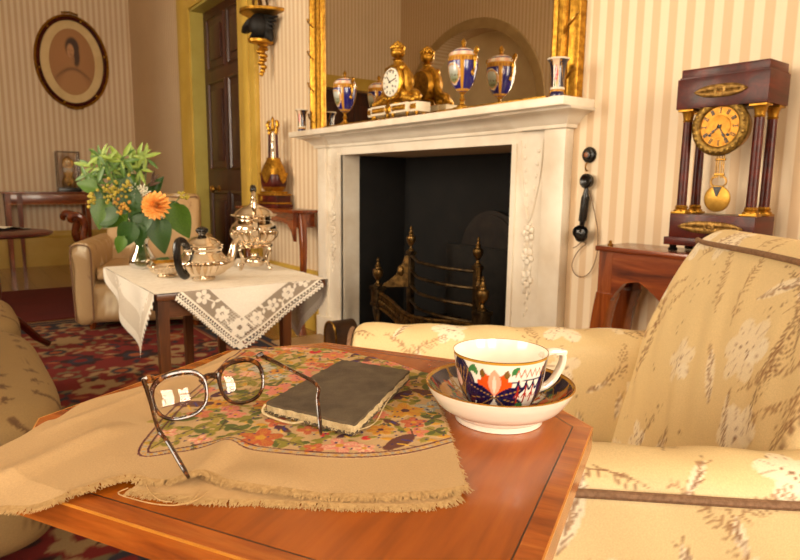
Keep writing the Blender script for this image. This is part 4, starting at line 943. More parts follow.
def side_panel(name, pts_map, W, Hh, tip, seed):
    cv = Canvas(W, Hh, 900, LIN); cv.a[..., 3] = 0; X, Y = np.meshgrid((np.arange(cv.a.shape[1])+.5)/cv.p, (np.arange(cv.a.shape[0])+.5)/cv.p)
    A, B, Tp = Vector((.0,0)), Vector((W,0)), Vector(tip)
    g = np.where(X < Tp.x, X/max(Tp.x, 1e-3), (W-X)/max(W-Tp.x, 1e-3)); lim = np.clip(g, 0, 1)**.8*Tp.y
    ins = Y < lim; cv.a[ins] = (*L3(LIN), 1)
    bandm = ins & (Y > lim-.09) & (Y < lim-.02); cv.a[bandm] = (*L3((226,214,196)), .93)
    rg = random.Random(seed)
    for k in range(60):
        x = rg.uniform(.02, W-.02); y = rg.uniform(.02, Hh); 
        if y < np.interp(x, [0, Tp.x, W], [0, Tp.y, 0])-.03: lace_flower(cv, x, y, .014, rg.random())
    ce = [Vector((t*W, (t*W/Tp.x if t*W < Tp.x else (W-t*W)/(W-Tp.x))**.8*Tp.y)) for t in np.linspace(0.001, .999, 70)]
    for p, q in zip(ce, ce[1:]):
        c = (p+q)/2; n = Vector((q.y-p.y, -(q.x-p.x))).normalized(); n = -n if n.y < 0 else n; cv.ell(c.x+n.x*.004, c.y+n.y*.004, .006, .006, LIN)
    lace_panel(name, W, Hh, cv, pts_map, .0026)
WL = TY1-TY0
side_panel('lace_corner', lambda a, b: (TX0-.008-.012*b/.2-.010*math.sin(a*22)*min(1, b/.06), TY0+a-.004-.02*b, zt-b), WL, .24, (.13, .205), 3)
side_panel('lace_corner', lambda a, b: (TX1+.008+.02*b/.2+.012*math.sin(a*24)*min(1, b/.06), TY0+a-.004, zt-b), WL, .29, (.30, .26), 5)
side_panel('lace_corner', lambda a, b: (TX0+a, TY1+.008+.01*b/.2+.008*math.sin(a*24)*min(1, b/.06), zt-b), TX1-TX0, .22, (.28, .19), 6)
ZC = zt+.0018
# ---- silver
def gadroon(m, pr, n, z0, z1, amp, c=(0,0,0), sx=1, sy=1, k=24):
    vs = []; fs = []
    for r, z in pr:
        w = max(0, min(1, (z-z0)/.004))*max(0, min(1, (z1-z)/.004))
        for i in range(n): a = 2*PI*i/n; rr = r*(1+amp*w*(abs(math.sin(a*k/2))-.6)); vs.append((c[0]+rr*sx*math.cos(a), c[1]+rr*sy*math.sin(a), c[2]+z))
    for j in range(len(pr)-1):
        for i in range(n): fs.append((j*n+i, j*n+(i+1)%n, (j+1)*n+(i+1)%n, (j+1)*n+i))
    fs.append(tuple(range(n-1,-1,-1))); fs.append(tuple((len(pr)-1)*n+i for i in range(n))); m.add(vs, fs)
q = onz(255,269,ZC); ur = thing('silver_kettle', 'tall silver spirit kettle on burner stand at right of tea table', 'kettle', (q.x, q.y, ZC+.004), math.radians(70))
m = MB(); gadroon(m, prof([(.030,.088),(.055,.094),(.074,.112),(.081,.135),(.078,.155),(.066,.168),(.060,.176),(.064,.184),(.074,.190)], 40), 120, .09, .140, .20, k=20); m.build('body', M_SILVER, ur)
m = MB(); m.lathe([(.082,.139),(.0845,.142),(.082,.145)], 64, cap=False); m.lathe([(.074,.188),(.080,.191),(.078,.195),(.070,.197)], 64, cap=False)
for k in range(30): a = 2*PI*k/30; m.ball((.077*math.cos(a), .077*math.sin(a), .193), .006,.006,.004,7,4)
m.build('gadrooned_rim', M_SILVER, ur)
m = MB(); m.lathe(prof([(.070,.196),(.062,.206),(.045,.218),(.026,.226),(.014,.232),(.010,.240)], 20), 48); lid = m.build('lid', M_SILVER, ur)
m = MB(); m.lathe(prof([(.008,.238),(.013,.246),(.007,.252),(.006,.258)], 12), 20); m.build('knob', M_SILVER, lid)
m = MB(); m.tube(curve([(-.072,0,.19),(-.078,0,.225),(-.062,0,.262),(-.03,0,.280),(0,0,.287),(.03,0,.280),(.062,0,.262),(.078,0,.225),(.072,0,.19)],36), .0050, 8); hd = m.build('bail_handle', M_SILVER, ur)
m = MB(); m.tube(curve([(-.034,0,.279),(-.018,0,.288),(0,0,.291),(.018,0,.288),(.034,0,.279)],16), [.007]+[.0105]*15+[.007], 12); m.build('grip', M_EBON, hd)
m = MB(); m.tube(curve([(-.072,0,.125),(-.098,0,.140),(-.106,0,.160),(-.122,0,.178),(-.134,0,.178)],16), [.016-.0006*k for k in range(17)], 10); m.build('spout', M_SILVER, ur)
m = MB(); m.lathe([(.058,.080),(.066,.083),(.066,.088),(.058,.091)], 48, cap=False); m.lathe([(.060,.078),(.064,.080),(.060,.082)], 40, cap=False)
for k in range(4):
    a = PI/4+PI/2*k; ca, sa = math.cos(a), math.sin(a)
    m.tube(curve([(.060*ca,.060*sa,.084),(.074*ca,.074*sa,.070),(.066*ca,.066*sa,.045),(.060*ca,.060*sa,.022),(.070*ca,.070*sa,.006),(.078*ca,.078*sa,.004)],18), [.0055]*15+[.006,.007,.007,.005], 8); m.ball((.066*ca,.066*sa,.084), .009,.009,.010,8,6)
    m.tube([(.061*ca,.061*sa,.026),(.03*ca,.03*sa,.026)], .003, 6)
m.build('stand', M_SILVER, ur)
m = MB(); m.lathe(prof([(.020,.006),(.032,.012),(.036,.026),(.030,.038),(.016,.044),(.014,.054),(.018,.056)], 20), 32); m.lathe([(.030,.024),(.033,.027),(.030,.030)], 32, cap=False); m.build('burner', M_SILVER, ur)
q = onz(207,281,ZC); tp = thing('silver_teapot', 'squat ribbed silver teapot with black handle in middle of tea table', 'teapot', (q.x, q.y+.03, ZC), .25); tp.scale = (1.08,1.08,1.18)
m = MB(); gadroon(m, prof([(.034,.0),(.036,.006),(.034,.010),(.060,.020),(.076,.042),(.074,.058),(.064,.068),(.056,.078),(.060,.088),(.056,.094)], 40), 120, .012, .056, .20, sx=1.0, sy=.86, k=22); m.build('body', M_SILVER, tp)
m = MB(); m.lathe([(.077,.055),(.079,.058),(.076,.061)], 64, sy=.86, cap=False); m.lathe([(.058,.092),(.062,.095),(.058,.098)], 64, sy=.86, cap=False); m.build('beaded_rim', M_SILVER, tp)
m = MB(); m.lathe(prof([(.056,.094),(.050,.104),(.034,.114),(.016,.120),(.010,.124)], 18), 48, sy=.86); lid = m.build('lid', M_SILVER, tp)
m = MB(); m.lathe(prof([(.006,.122),(.014,.130),(.016,.138),(.008,.144),(.0,.146)], 14), 20, sx=1.2); m.build('knob', M_EBON, lid)
m = MB(); m.tube(curve([(.062,0,.036),(.092,0,.044),(.104,0,.066),(.112,0,.092),(.128,0,.104)],18), [.020-.0007*k for k in range(19)], 12); m.build('spout', M_SILVER, tp)
m = MB(); m.tube(curve([(-.055,-.01,.092),(-.080,-.02,.112),(-.100,-.030,.105),(-.104,-.034,.070),(-.094,-.030,.036),(-.074,-.02,.020),(-.060,-.012,.028)],26), [.007]+[.0108]*25+[.007], 10); m.build('handle', M_EBON, tp)
q = onz(168,277,ZC); sb = thing('silver_sugar_bowl', 'small low silver bowl beside the glass flower vase', 'bowl', (q.x, q.y+.01, ZC), .3)
m = MB(); gadroon(m, prof([(.030,0),(.032,.004),(.030,.008),(.048,.018),(.054,.032),(.048,.044),(.042,.050),(.044,.058),(.048,.061)], 32), 72, .01, .032, .10, sx=1.05, sy=.78, k=24); m.lathe([(.054,.031),(.056,.034),(.053,.037)], 48, sx=1.05, sy=.78, cap=False); m.build('body', M_SILVER, sb)
m = MB(); m.lathe([(.048,.060),(.036,.030),(0,.026)], 40, sx=1.02, sy=.75, cap=False); m.build('lining', M_GILT, sb)
for s in (-1,1): m = MB(); m.tube(curve([(s*.046,0,.056),(s*.066,0,.062),(s*.068,0,.042),(s*.050,0,.032)],14), .0035, 7); m.build('handle', M_SILVER, sb)
# ---- flowers in a glass vase
q = onz(144,268,ZC); VX, VY = q.x, q.y+.015
va = thing('glass_vase', 'clear glass vase holding the flowers on the tea table', 'vase', (VX, VY, ZC))
GL = clear_glass('vase_glass', tint=(.84,.87,.80,1))
m = MB(); m.lathe(prof([(.036,.0),(.044,.012),(.045,.030),(.034,.055),(.024,.075),(.022,.090),(.030,.108)], 24), 36, cap=False); m.lathe(prof([(.034,.004),(.041,.014),(.042,.030),(.031,.055),(.021,.075),(.019,.090),(.028,.108)], 24), 36, cap=False); m.lathe([(0,.0),(.036,.0)], 36, cap=False); m.lathe([(0,.004),(.034,.004)], 36, cap=False); m.build('glass', GL, va)
m = MB(); m.lathe([(0,.0045),(.0335,.005),(.0408,.016),(.0412,.030),(.034,.047),(0,.047)], 32, cap=False); m.build('water', clear_glass('vase_water', tint=(.86,.86,.70,1)), va)
bq = thing('bouquet', 'mixed bouquet with orange dahlia and green leaves in the glass vase', 'flowers', (VX, VY, ZC+.006))
OG = Vector((VX, VY, ZC+.006)); vr = Vector((RIGHT.x, RIGHT.y, 0)).normalized(); vf = Vector((FWD.x, FWD.y, 0)).normalized()
vd = Vector((VX, VY, 0)).normalized()
def bpt(x, y, off=0):
    d = ray(x, y); n = vd; t = ((Vector((VX,VY,0))+vd*off).dot(n))/d.dot(n); return CAMP+d*t-OG
PPM = 620/((OG-CAMP).dot(FWD))
GREENS = [pm('leaf_dark', (30,62,12), (46,82,18), 30, .45), pm('leaf_mid', (58,92,20), (78,112,28), 30, .45), pm('leaf_pale', (112,138,44), (144,164,66), 30, .5), pm('leaf_brown', (70,48,34), (92,62,40), 30, .6)]
def leaf_mesh(name, W, fold, mat, heart=False):
    m = MB(); N = 8; vs = []; fs = []
    for i in range(N+1):
        t = i/N; w = W*math.sin(PI*min(1, (t**(.62 if heart else .9))))**.9*(1 if t < 1 else 0)+.002*(t < 1); z = -.22*t*t
        for k in (-1,-.5,0,.5,1): vs.append((w*k, t, z+fold*abs(k)*w-.02*math.cos(k*3+t*9)*w))
    for i in range(N):
        for k in range(4): fs.append((i*5+k, i*5+k+1, (i+1)*5+k+1, (i+1)*5+k))
    m.add(vs, fs); o = m.build(name, mat, None, smooth=60); me = o.data; bpy.data.objects.remove(o); return me
LM = {('big',g): leaf_mesh('leaf', .34, .25, GREENS[g], True) for g in (0,1,2)}; LM.update({('nar',g): leaf_mesh('leaf', .125, .3, GREENS[g]) for g in range(4)})
rg = random.Random(11)
def leaf(kind, g, x, y, ln, deg, off=0, tiltf=None):
    """base at pixel, ln pixels long, deg = direction of the tip in the picture plane"""
    o = bpy.data.objects.new('leaf', LM[(kind,g)]); COL.objects.link(o); o.parent = bq; L = ln*(1.18 if kind == 'big' else 1.05)/PPM
    a = math.radians(deg); y_ = (vr*math.cos(a)+Vector((0,0,1))*math.sin(a)+vf*(rg.uniform(-.4,.1) if tiltf is None else tiltf)).normalized()
    zz = (-vf+Vector((0,0,.3))+vr*rg.uniform(-.5,.5)); x_ = y_.cross(zz).normalized(); zz = x_.cross(y_)
    p = bpt(x, y, off); M = Matrix((x_, y_, zz)).transposed().to_4x4(); M.translation = p; o.matrix_basis = M @ Matrix.Scale(L, 4); return p
stems = []
for k in [('big',0,158,217,31,-82,-.05),('big',1,173,203,33,-72,-.02),('big',0,131,216,34,92,-.03),('big',1,128,212,24,-150,-.03),('big',0,134,222,26,-120,-.06),('big',0,148,208,30,-110,-.04),('big',1,104,198,26,-95,-.01),('big',0,120,214,24,-165,-.05),('big',1,150,222,22,-60,-.03),('big',1,124,236,16,-115,-.06),('big',0,142,202,26,150,.01),('big',0,112,205,20,140,.03),('big',0,150,200,24,60,.05),('big',1,135,192,24,120,.04),('big',0,126,200,22,-60,.0),('big',0,140,224,20,-95,-.055),('big',0,166,206,20,-20,.02),('big',1,98,188,18,165,.02)]: stems.append(leaf(*k))
for cx, cy, n, R, g in ((93,168,8,17,2),(100,157,7,15,2),(146,158,7,15,2),(88,176,6,14,1),(103,166,9,18,2),(122,160,10,17,2),(137,160,9,18,2),(113,178,8,17,1),(96,182,7,15,1),(128,174,7,15,1),(118,166,7,15,1),(140,168,6,14,2),(108,160,7,14,2),(131,166,7,15,2)):
    c = (cx, cy); off = rg.uniform(-.04,.06)
    for k in range(n): stems.append(leaf('nar', g if rg.random() < .7 else 1, cx+rg.uniform(-2,2), cy+rg.uniform(-2,2), R*rg.uniform(.7,1.1), 360*k/n+rg.uniform(-20,20)-0, off))
for x, y, d in ((142,172,60),(140,176,35),(150,185,55),(148,186,20),(152,184,80)): leaf('nar', 3, x, y, 13, d, .02)
m = MB(); base = Vector((0,0,.02))
for p in stems[:18]+stems[18::6]: m.tube(curve([base+Vector((rg.uniform(-.012,.012), rg.uniform(-.012,.012), 0)), Vector((p.x*.12, p.y*.12, .10)), Vector((p.x*.55, p.y*.55, .10+(p.z-.10)*.55)), p],8), .0018, 5)
for x, y in ((157,210),(137,192),(180,197),(112,192),(122,204)): p = bpt(x,y); m.tube(curve([base, Vector((p.x*.12,p.y*.12,.10)), p],8), .002, 5)
m.build('stems', GREENS[1], bq)
def fpoint(x, y, off): return bpt(x, y, off)
def bloom(name, x, y, rpx, mat, off, rows, n, flat=.5):
    c = bpt(x, y, off); R = rpx/PPM; m = MB(); ax = (-vf+Vector((0,0,.25))).normalized(); e1_ = ax.orthogonal().normalized(); e2_ = ax.cross(e1_)
    for r_ in range(rows):
        el = .15+1.25*r_/max(1, rows-1); k = max(4, int(n*(1-.55*r_/rows)))
        for i in range(k):
            a = 2*PI*(i+.5*(r_ % 2))/k; d = (e1_*math.cos(a)+e2_*math.sin(a))*math.cos(el)+ax*math.sin(el); s_ = ax.cross(d).normalized(); L = R*(1-.2*r_/rows); w = R*.26; up_ = d.cross(s_)
            b_ = c+d*R*.12; m.add([b_, b_+d*L*.5+s_*w*.5+up_*w*.25, b_+d*L*.85+s_*w*.35+up_*w*.2, b_+d*L, b_+d*L*.85-s_*w*.35+up_*w*.2, b_+d*L*.5-s_*w*.5+up_*w*.25, b_+d*L*.5-up_*w*.05], [(0,1,6),(1,2,6),(2,3,6),(3,4,6),(4,5,6),(5,0,6)])
    return m.build(name, mat, bq, smooth=0)
bloom('orange_dahlia', 157, 206, 13.5, pm('orange_petal', (246,164,70), (252,196,112), 60, .6), -.07, 9, 17)
WPET = pm('white_petal', (244,240,222), (232,228,204), 60, .6)
for x, y in ((134,188),(139,191),(137,195),(143,189),(146,193)): bloom('white_blossom', x, y, 5, WPET, -.03, 3, 7)
YG = pm('yellow_green_bud', (150,140,44), (176,150,50), 60, .6); OB = pm('orange_bud', (190,128,44), (170,140,50), 60, .6)
for cx, cy, n, sx, sy, mt in ((114,192,30,11,9,YG),(121,207,22,8,9,OB),(91,198,16,5,8,YG),(181,195,6,4,3,YG),(187,198,5,2,4,YG),(128,183,14,7,5,YG)):
    m = MB()
    for k in range(n): p = bpt(cx+rg.gauss(0, sx*.55), cy+rg.gauss(0, sy*.55), rg.uniform(-.07,-.02)); m.ball(p, .005+.002*rg.random(), n=7, m=5)
    m.build('bud_cluster', mt, bq)
# ================================================================== foreground table
E1, E2 = Vector((.87,.493,0)).normalized(), Vector((-.493,.87,0)).normalized(); EA = math.atan2(.493,.87)
ZT = .64
poly = [(.60,.062),(.765,.225),(.765,.46),(.665,.56),(.385,.56),(.283,.46),(.283,.13),(.34,.062)]
TC = (.50,.30); t0 = E1*TC[0]+E2*TC[1]
ot = thing('occasional_table', 'satinwood table with canted corners and inlaid banding in the foreground', 'table', (t0.x, t0.y, 0), EA)
pl = [(a-TC[0], b-TC[1]) for a, b in poly]
def inset(P, d):
    out = []; n = len(P)
    for i in range(n):
        a, b, c = Vector(P[i-1]), Vector(P[i]), Vector(P[(i+1)%n]); n1 = Vector((-(b-a).y, (b-a).x)).normalized(); n2 = Vector((-(c-b).y, (c-b).x)).normalized(); k = (n1+n2).normalized(); out.append(tuple(b+k*(d/max(.3, k.dot(n1)))))
    return out
M_SATIN = wood('satinwood', (124,58,8), (158,78,14), (180,98,24), 0, 5, .24, .25)
M_CROSS = wood('satinwood_crossbanding', (118,52,14), (162,82,26), (190,112,44), 1, 16, .24, .25, .6)
def ringpart(name, mat, d0, d1, z0, z1):
    a, b = inset(pl, d0), inset(pl, d1); n = len(a); m = MB()
    vs = [(*p, z1) for p in a]+[(*p, z1) for p in b]+[(*p, z0) for p in a]+[(*p, z0) for p in b]
    fs = []
    for i in range(n): j = (i+1)%n; fs += [(i,j,n+j,n+i),(2*n+j,2*n+i,3*n+i,3*n+j),(i,2*n+i,2*n+j,j),(n+i,n+j,3*n+j,3*n+i)]
    m.add(vs, fs); return m.build(name, mat, ot, smooth=0)
m = MB(); m.prism(inset(pl, .0190), .018, Matrix.Translation((0,0,ZT-.018))); m.build('tabletop', M_SATIN, ot, smooth=0)
ringpart('crossbanding', M_CROSS, .0013, .0177, ZT-.018, ZT)
ringpart('dark_stringing', pm('ebony_string', (40,20,10), (54,28,14), 30, .3), .0177, .0190, ZT-.017, ZT)
ringpart('edge_stringing', pm('boxwood_edge', (206,136,50), (190,120,40), 30, .3), .0, .0013, ZT-.0016, ZT)
ringpart('edge', M_CROSS, .0004, .017, ZT-.022, ZT-.0016)
m = MB(); a = inset(pl, .06); n = len(a); b = inset(pl, .075); m.add([(*p,ZT-.022) for p in a]+[(*p,ZT-.022) for p in b]+[(*p,ZT-.045) for p in a]+[(*p,ZT-.045) for p in b], sum([[(i,(i+1)%n,2*n+(i+1)%n,2*n+i),(n+i,3*n+i,3*n+(i+1)%n,n+(i+1)%n),(2*n+i,2*n+(i+1)%n,3*n+(i+1)%n,3*n+i)] for i in range(n)], [])); m.build('frieze', M_SATIN, ot, smooth=0)
pdx, pdy = -.09, .0
m = MB(); m.lathe([(.05,ZT-.022),(.05,ZT-.05),(.025,ZT-.08),(.018,.45),(.024,.30),(.030,.22),(.022,.18),(.034,.15),(.034,.10),(.0,.09)], 20, (pdx,pdy,0)); m.build('pedestal', M_SATIN, ot)
for k in range(4):
    a = PI/4+.6+PI/2*k; ca, sa = math.cos(a), math.sin(a); m = MB(); m.tube(curve([(pdx+.02*ca,pdy+.02*sa,.13),(pdx+.07*ca,pdy+.07*sa,.10),(pdx+.09*ca,pdy+.09*sa,.05),(pdx+.115*ca,pdy+.115*sa,.022)],14), [.016]*10+[.012]*5, 8); m.build('leg', M_SATIN, ot)
# ================================================================== embroidered linen
PPC = 2200; CX, CY = .22, .08
cv = Canvas(.56, .52, PPC, (190,156,110), 5)
def ec(x, y): p = onz(x, y, ZT+.006); return (p.dot(E1)-CX, p.dot(E2)-CY)
LINEN_E = (214,170,112)
line_out = [ec(*p) for p in ((241,349),(200,384),(160,420),(139,453),(180,450),(222,443),(262,449),(335,456),(400,452),(456,439))]
def inpoly(P, x, y):
    c = False; j = len(P)-1
    for i in range(len(P)):
        if ((P[i][1] > y) != (P[j][1] > y)) and (x < (P[j][0]-P[i][0])*(y-P[i][1])/(P[j][1]-P[i][1]+1e-12)+P[i][0]): c = not c
        j = i
    return c
field = [ec(*p) for p in ((248,352),(205,388),(170,420),(152,446),(190,443),(222,436),(262,442),(335,449),(400,445),(450,433),(440,395),(430,372),(330,345),(260,345))]
Rr = random.Random(21)
SALM, PINK, RUST, OCH, OLV, DKG, PURP, REDC, BLU, GRY, CREAM = (200,116,82),(208,126,106),(178,84,44),(196,142,40),(132,122,40),(86,92,34),(72,30,44),(190,34,34),(46,44,120),(150,150,140),(226,206,164)
HT = .35      # canvas alpha below 1 marks raised stitching
def stitch_flower(x, y, r, c1, c2, n):
    a0 = Rr.random()*6
    for k in range(n):
        a = a0+2*PI*k/n; cv.ell(x+r*.58*math.cos(a), y+r*.58*math.sin(a), r*.5, r*.36, c1, a, 1, HT)
        for j in range(4): b = a+(j-1.5)*.16; cv.line([(x+r*.25*math.cos(b), y+r*.25*math.sin(b)), (x+r*.95*math.cos(b), y+r*.95*math.sin(b))], .0007, c2, .6, HT)
    cv.ell(x, y, r*.24, r*.24, OCH if c1 != OCH else PURP, 0, 1, HT)
spots = []
for k in range(5000):
    x, y = Rr.uniform(.05, .54), Rr.uniform(.0, .5)
    if not inpoly(field, x, y): continue
    r = Rr.choice([.019,.016,.0125,.010])
    if all((x-a)**2+(y-b)**2 > (r+c)**2*.62 for a, b, c in spots): spots.append((x, y, r))
for k in range(3200):
    x, y = Rr.uniform(.05, .54), Rr.uniform(.0, .5)
    if inpoly(field, x, y) and all((x-a)**2+(y-b)**2 > (c*.7+.001)**2 for a, b, c in spots):
        cv.leaf(x, y, Rr.uniform(.010,.016), Rr.uniform(.005,.008), Rr.random()*6.28, Rr.choice([OLV,OLV,DKG,OCH,(150,132,52)]), 1, HT)
for x, y, r in spots:
    t = Rr.random()
    if t < .52: c1, c2 = Rr.choice([(SALM,PINK),(PINK,SALM),(RUST,SALM),(OCH,RUST),(PINK,CREAM),(SALM,RUST),(RUST,OCH),(GRY,CREAM),(PINK,RUST)]); stitch_flower(x, y, r, c1, c2, Rr.choice([4,5,5,6]))
    elif t < .80:
        a = Rr.random()*6.28
        for j in range(4): cv.leaf(x, y, r*1.25, r*.62, a+j*1.6+Rr.uniform(-.3,.3), Rr.choice([OLV,DKG,OLV,(156,136,56)]), 1, HT)
        cv.line([(x-r*math.cos(a), y-r*math.sin(a)), (x+r*math.cos(a), y+r*math.sin(a))], .0012, PURP, .9, HT)
    elif t < .92:
        a = Rr.random()*6.28; cv.ell(x, y, r, r*.45, PURP if t < .87 else (96,52,40), a, 1, HT); cv.ell(x+r*.9*math.cos(a), y+r*.9*math.sin(a), r*.3, r*.28, (96,52,40), 0, 1, HT)
        cv.line([(x-r*math.cos(a), y-r*math.sin(a)), (x-r*1.5*math.cos(a+.3), y-r*1.5*math.sin(a+.3))], .0016, (96,52,40), 1, HT); cv.line([(x-.3*r, y), (x-.3*r+.003, y-r*.9)], .0012, (96,52,40), 1, HT)
        for s in (-.3,.2): cv.line([(x+s*r, y), (x+s*r+r*.4*math.sin(a), y-r*.5)], .002, (212,164,40) if s < 0 else BLU, 1, HT)
    else: cv.ell(x, y, r*.5, r*.42, REDC, 0, 1, HT); cv.leaf(x, y, r*1.1, r*.5, Rr.random()*6, OLV, 1, HT)
for k in range(1700):
    x, y = Rr.uniform(.05, .54), Rr.uniform(.0, .5)
    if inpoly(field, x, y): cv.ell(x, y, .0016, .0012, (52,34,84), 0, .95, HT)
lo = [(p.x, p.y) for p in curve([(*p,0) for p in line_out], 90)]
cv.line(lo, .0020, (88,28,40), 1, HT)
shf = []
for i, p in enumerate(lo):
    a = lo[max(0,i-1)]; b = lo[min(len(lo)-1,i+1)]; n = Vector((b[1]-a[1], -(b[0]-a[0]))).normalized(); n = -n if (n.x*(.43-p[0])+n.y*(.28-p[1])) < 0 else n; shf.append((p[0]+n.x*.0075, p[1]+n.y*.0075))
cv.line(shf, .0020, (88,28,40), 1, HT)
for i in range(0, len(lo)-1):
    mx_ = ((lo[i][0]+shf[i][0])/2, (lo[i][1]+shf[i][1])/2); cv.ell(*mx_, .0016, .0016, GRY if i % 2 else OCH, 0, .9, HT)
clo = thing('embroidered_cloth', 'fringed linen cloth with colourful floral embroidery on the foreground table', 'cloth', (t0.x, t0.y, ZT))
near = [(-26,505),(0,498),(30,499),(62,494),(100,484),(128,476),(160,479),(190,478),(212,476),(232,481),(262,487),(300,491),(350,493),(400,493),(440,490),(465,485)]
far = [(233,351),(262,348),(300,348),(330,350),(365,356),(400,365),(428,374)]
left = [(-26,505),(-27,482),(-24,462),(0,447),(22,436),(45,422),(58,418),(80,404),(100,397),(140,387),(180,374),(210,362),(233,351)]
rightp = [(465,485),(459,465),(452,441),(444,420),(437,402),(432,386),(428,374)]
def pathp(P):
    Q = [onz(x, y, ZT+.004) for x, y in P]; C_ = curve(Q, 400); D = [0]
    for a, b in zip(C_, C_[1:]): D.append(D[-1]+(b-a).length)
    def f(t):
        s = t*D[-1]; i = min(max(int(np.searchsorted(D, s))-1, 0), len(C_)-2); k = (s-D[i])/max(1e-9, D[i+1]-D[i]); return C_[i].lerp(C_[i+1], min(1, max(0, k)))
    return f
fN, fF, fL, fR = pathp(near), pathp(far), pathp(left), pathp(rightp)
NU, NV = 460, 300
US, VS = np.linspace(0,1,NU+1), np.linspace(0,1,NV+1)
aN = np.array([fN(u) for u in US]); aF = np.array([fF(u) for u in US]); aL = np.array([fL(v) for v in VS]); aR = np.array([fR(v) for v in VS])
U, V = np.meshgrid(US, VS); U_, V_ = U[...,None], V[...,None]
G = (1-V_)*aN[None]+V_*aF[None]+(1-U_)*aL[:,None]+U_*aR[:,None]-((1-U_)*(1-V_)*aN[0]+U_*(1-V_)*aN[-1]+(1-U_)*V_*aF[0]+U_*V_*aF[-1])
A1 = G[...,0]*E1.x+G[...,1]*E1.y; A2 = G[...,0]*E2.x+G[...,1]*E2.y
col = cv.sample((A1-CX).ravel(), (A2-CY).ravel()).copy(); hgt = (1-col[:,3]).reshape(NV+1, NU+1); col[:,3] = 1
def ridge(px0, px1, w, h):
    a, b = ec(*px0), ec(*px1); d = Vector((b[0]-a[0], b[1]-a[1])); L = d.length; d /= L
    x, y = A1-CX-a[0], A2-CY-a[1]; t = x*d.x+y*d.y; s = -x*d.y+y*d.x
    return h*np.exp(-(s/w)**2)*np.clip(np.minimum(t+.02, L+.02-t)/.03, 0, 1)
Z = ZT+.0042+hgt*.0009+.0006*np.sin(A1*41+A2*23)*np.sin(A2*37-A1*11)
Z += ridge((0,478),(112,428),.012,.006)+ridge((188,484),(232,440),.012,.006)+ridge((118,480),(60,500),.010,.004)+ridge((250,470),(300,485),.02,.003)+ridge((60,425),(235,357),.008,.003)
edge = np.clip((.290-A1)/.04, 0, 1); Z -= edge*.010
edge2 = np.clip((A2-.55)/.05, 0, 1); Z -= edge2*.008
G[...,2] = Z
P3 = G.reshape(-1,3); m = MB(); m.v = [tuple(p) for p in P3]
k = NU+1; m.f = [(j*k+i, j*k+i+1, (j+1)*k+i+1, (j+1)*k+i) for j in range(NV) for i in range(NU)]; m.m = [0]*len(m.f)
M_EMB = painted('embroidered_linen', .85, bmp=.35, bscale=700)
rel(m.build('linen', M_EMB, clo, cols=col, recalc=False, smooth=80), clo)
M_FRAY = pm('frayed_thread', (190,156,104), (168,132,84), 300, .9)
# folded under-layer showing along the near edge
m = MB(); lowp = pathp([(130,486),(170,492),(215,496),(262,497),(300,499),(350,501),(400,502),(440,499),(459,492)])
m.grid(lambda u, v: tuple(Vector((*(lowp(u).lerp(fN(.32+.68*u)+(E2*.25+E1*.9)*.02, v)).xy, ZT+.0012+.0014*v))), 80, 4); rel(m.build('under_fold', pm('linen_plain', (192,156,108), (182,146,98), 80, .9, bmp=.15, bscale=600), clo), clo)
m = MB()
def strand(p, d, L, w=.0005):
    q = p+d*L*.5+Vector((Rr.uniform(-.001,.001), Rr.uniform(-.001,.001), -.0006)); e = p+d*L+Vector((Rr.uniform(-.0015,.0015), Rr.uniform(-.0015,.0015), -.0018)); s = d.cross(Vector((0,0,1))).normalized()*w
    m.add([p-s, p+s, q+s, q-s, e+s*.6, e-s*.6], [(0,1,2,3),(3,2,4,5)])
dn = -(E1*.55+E2*-.0).normalized()
for i in range(1500):
    u = Rr.random(); p = Vector(tuple(G[0, min(NU, int(u*NU))])); a = Vector(tuple(G[0, max(0, int(u*NU)-2)])); b = Vector(tuple(G[0, min(NU, int(u*NU)+2)]))
    t = (b-a).normalized(); n = t.cross(Vector((0,0,1))); strand(p+n*-.001, (n+t*Rr.uniform(-.5,.5)).normalized(), Rr.uniform(.005,.012))
for i in range(900):
    u = Rr.random(); p = lowp(u); p.z = ZT+.0022; t = (lowp(min(1,u+.01))-lowp(max(0,u-.01))).normalized(); n = t.cross(Vector((0,0,1))); strand(p, (n+t*Rr.uniform(-.5,.5)).normalized(), Rr.uniform(.004,.009))
for i in range(260):
    v = Rr.random(); p = Vector(tuple(G[min(NV, int(v*NV)), NU])); strand(p, (E1*Rr.uniform(-.3,.3)-E2).normalized(), Rr.uniform(.001,.004))
    p = Vector(tuple(G[min(NV, int(v*NV)), 0])); strand(p, (E2+E1*Rr.uniform(-.5,.5)).normalized(), Rr.uniform(.0005,.0025))
fo = m.build('fringe', M_FRAY, clo, smooth=0, recalc=False); rel(fo, clo); fo['kind'] = 'stuff'
for pts in (((128,488),(118,493),(130,498),(155,504),(178,505),(196,500),(208,492)),((146,484),(150,492),(160,500),(172,502)),((200,490),(192,500),(176,505))):
    m = MB(); m.tube(curve([onz(x, y, ZT+.003) for x, y in pts], 30), .00045, 5); rel(m.build('loose_thread', M_FRAY, clo), clo)
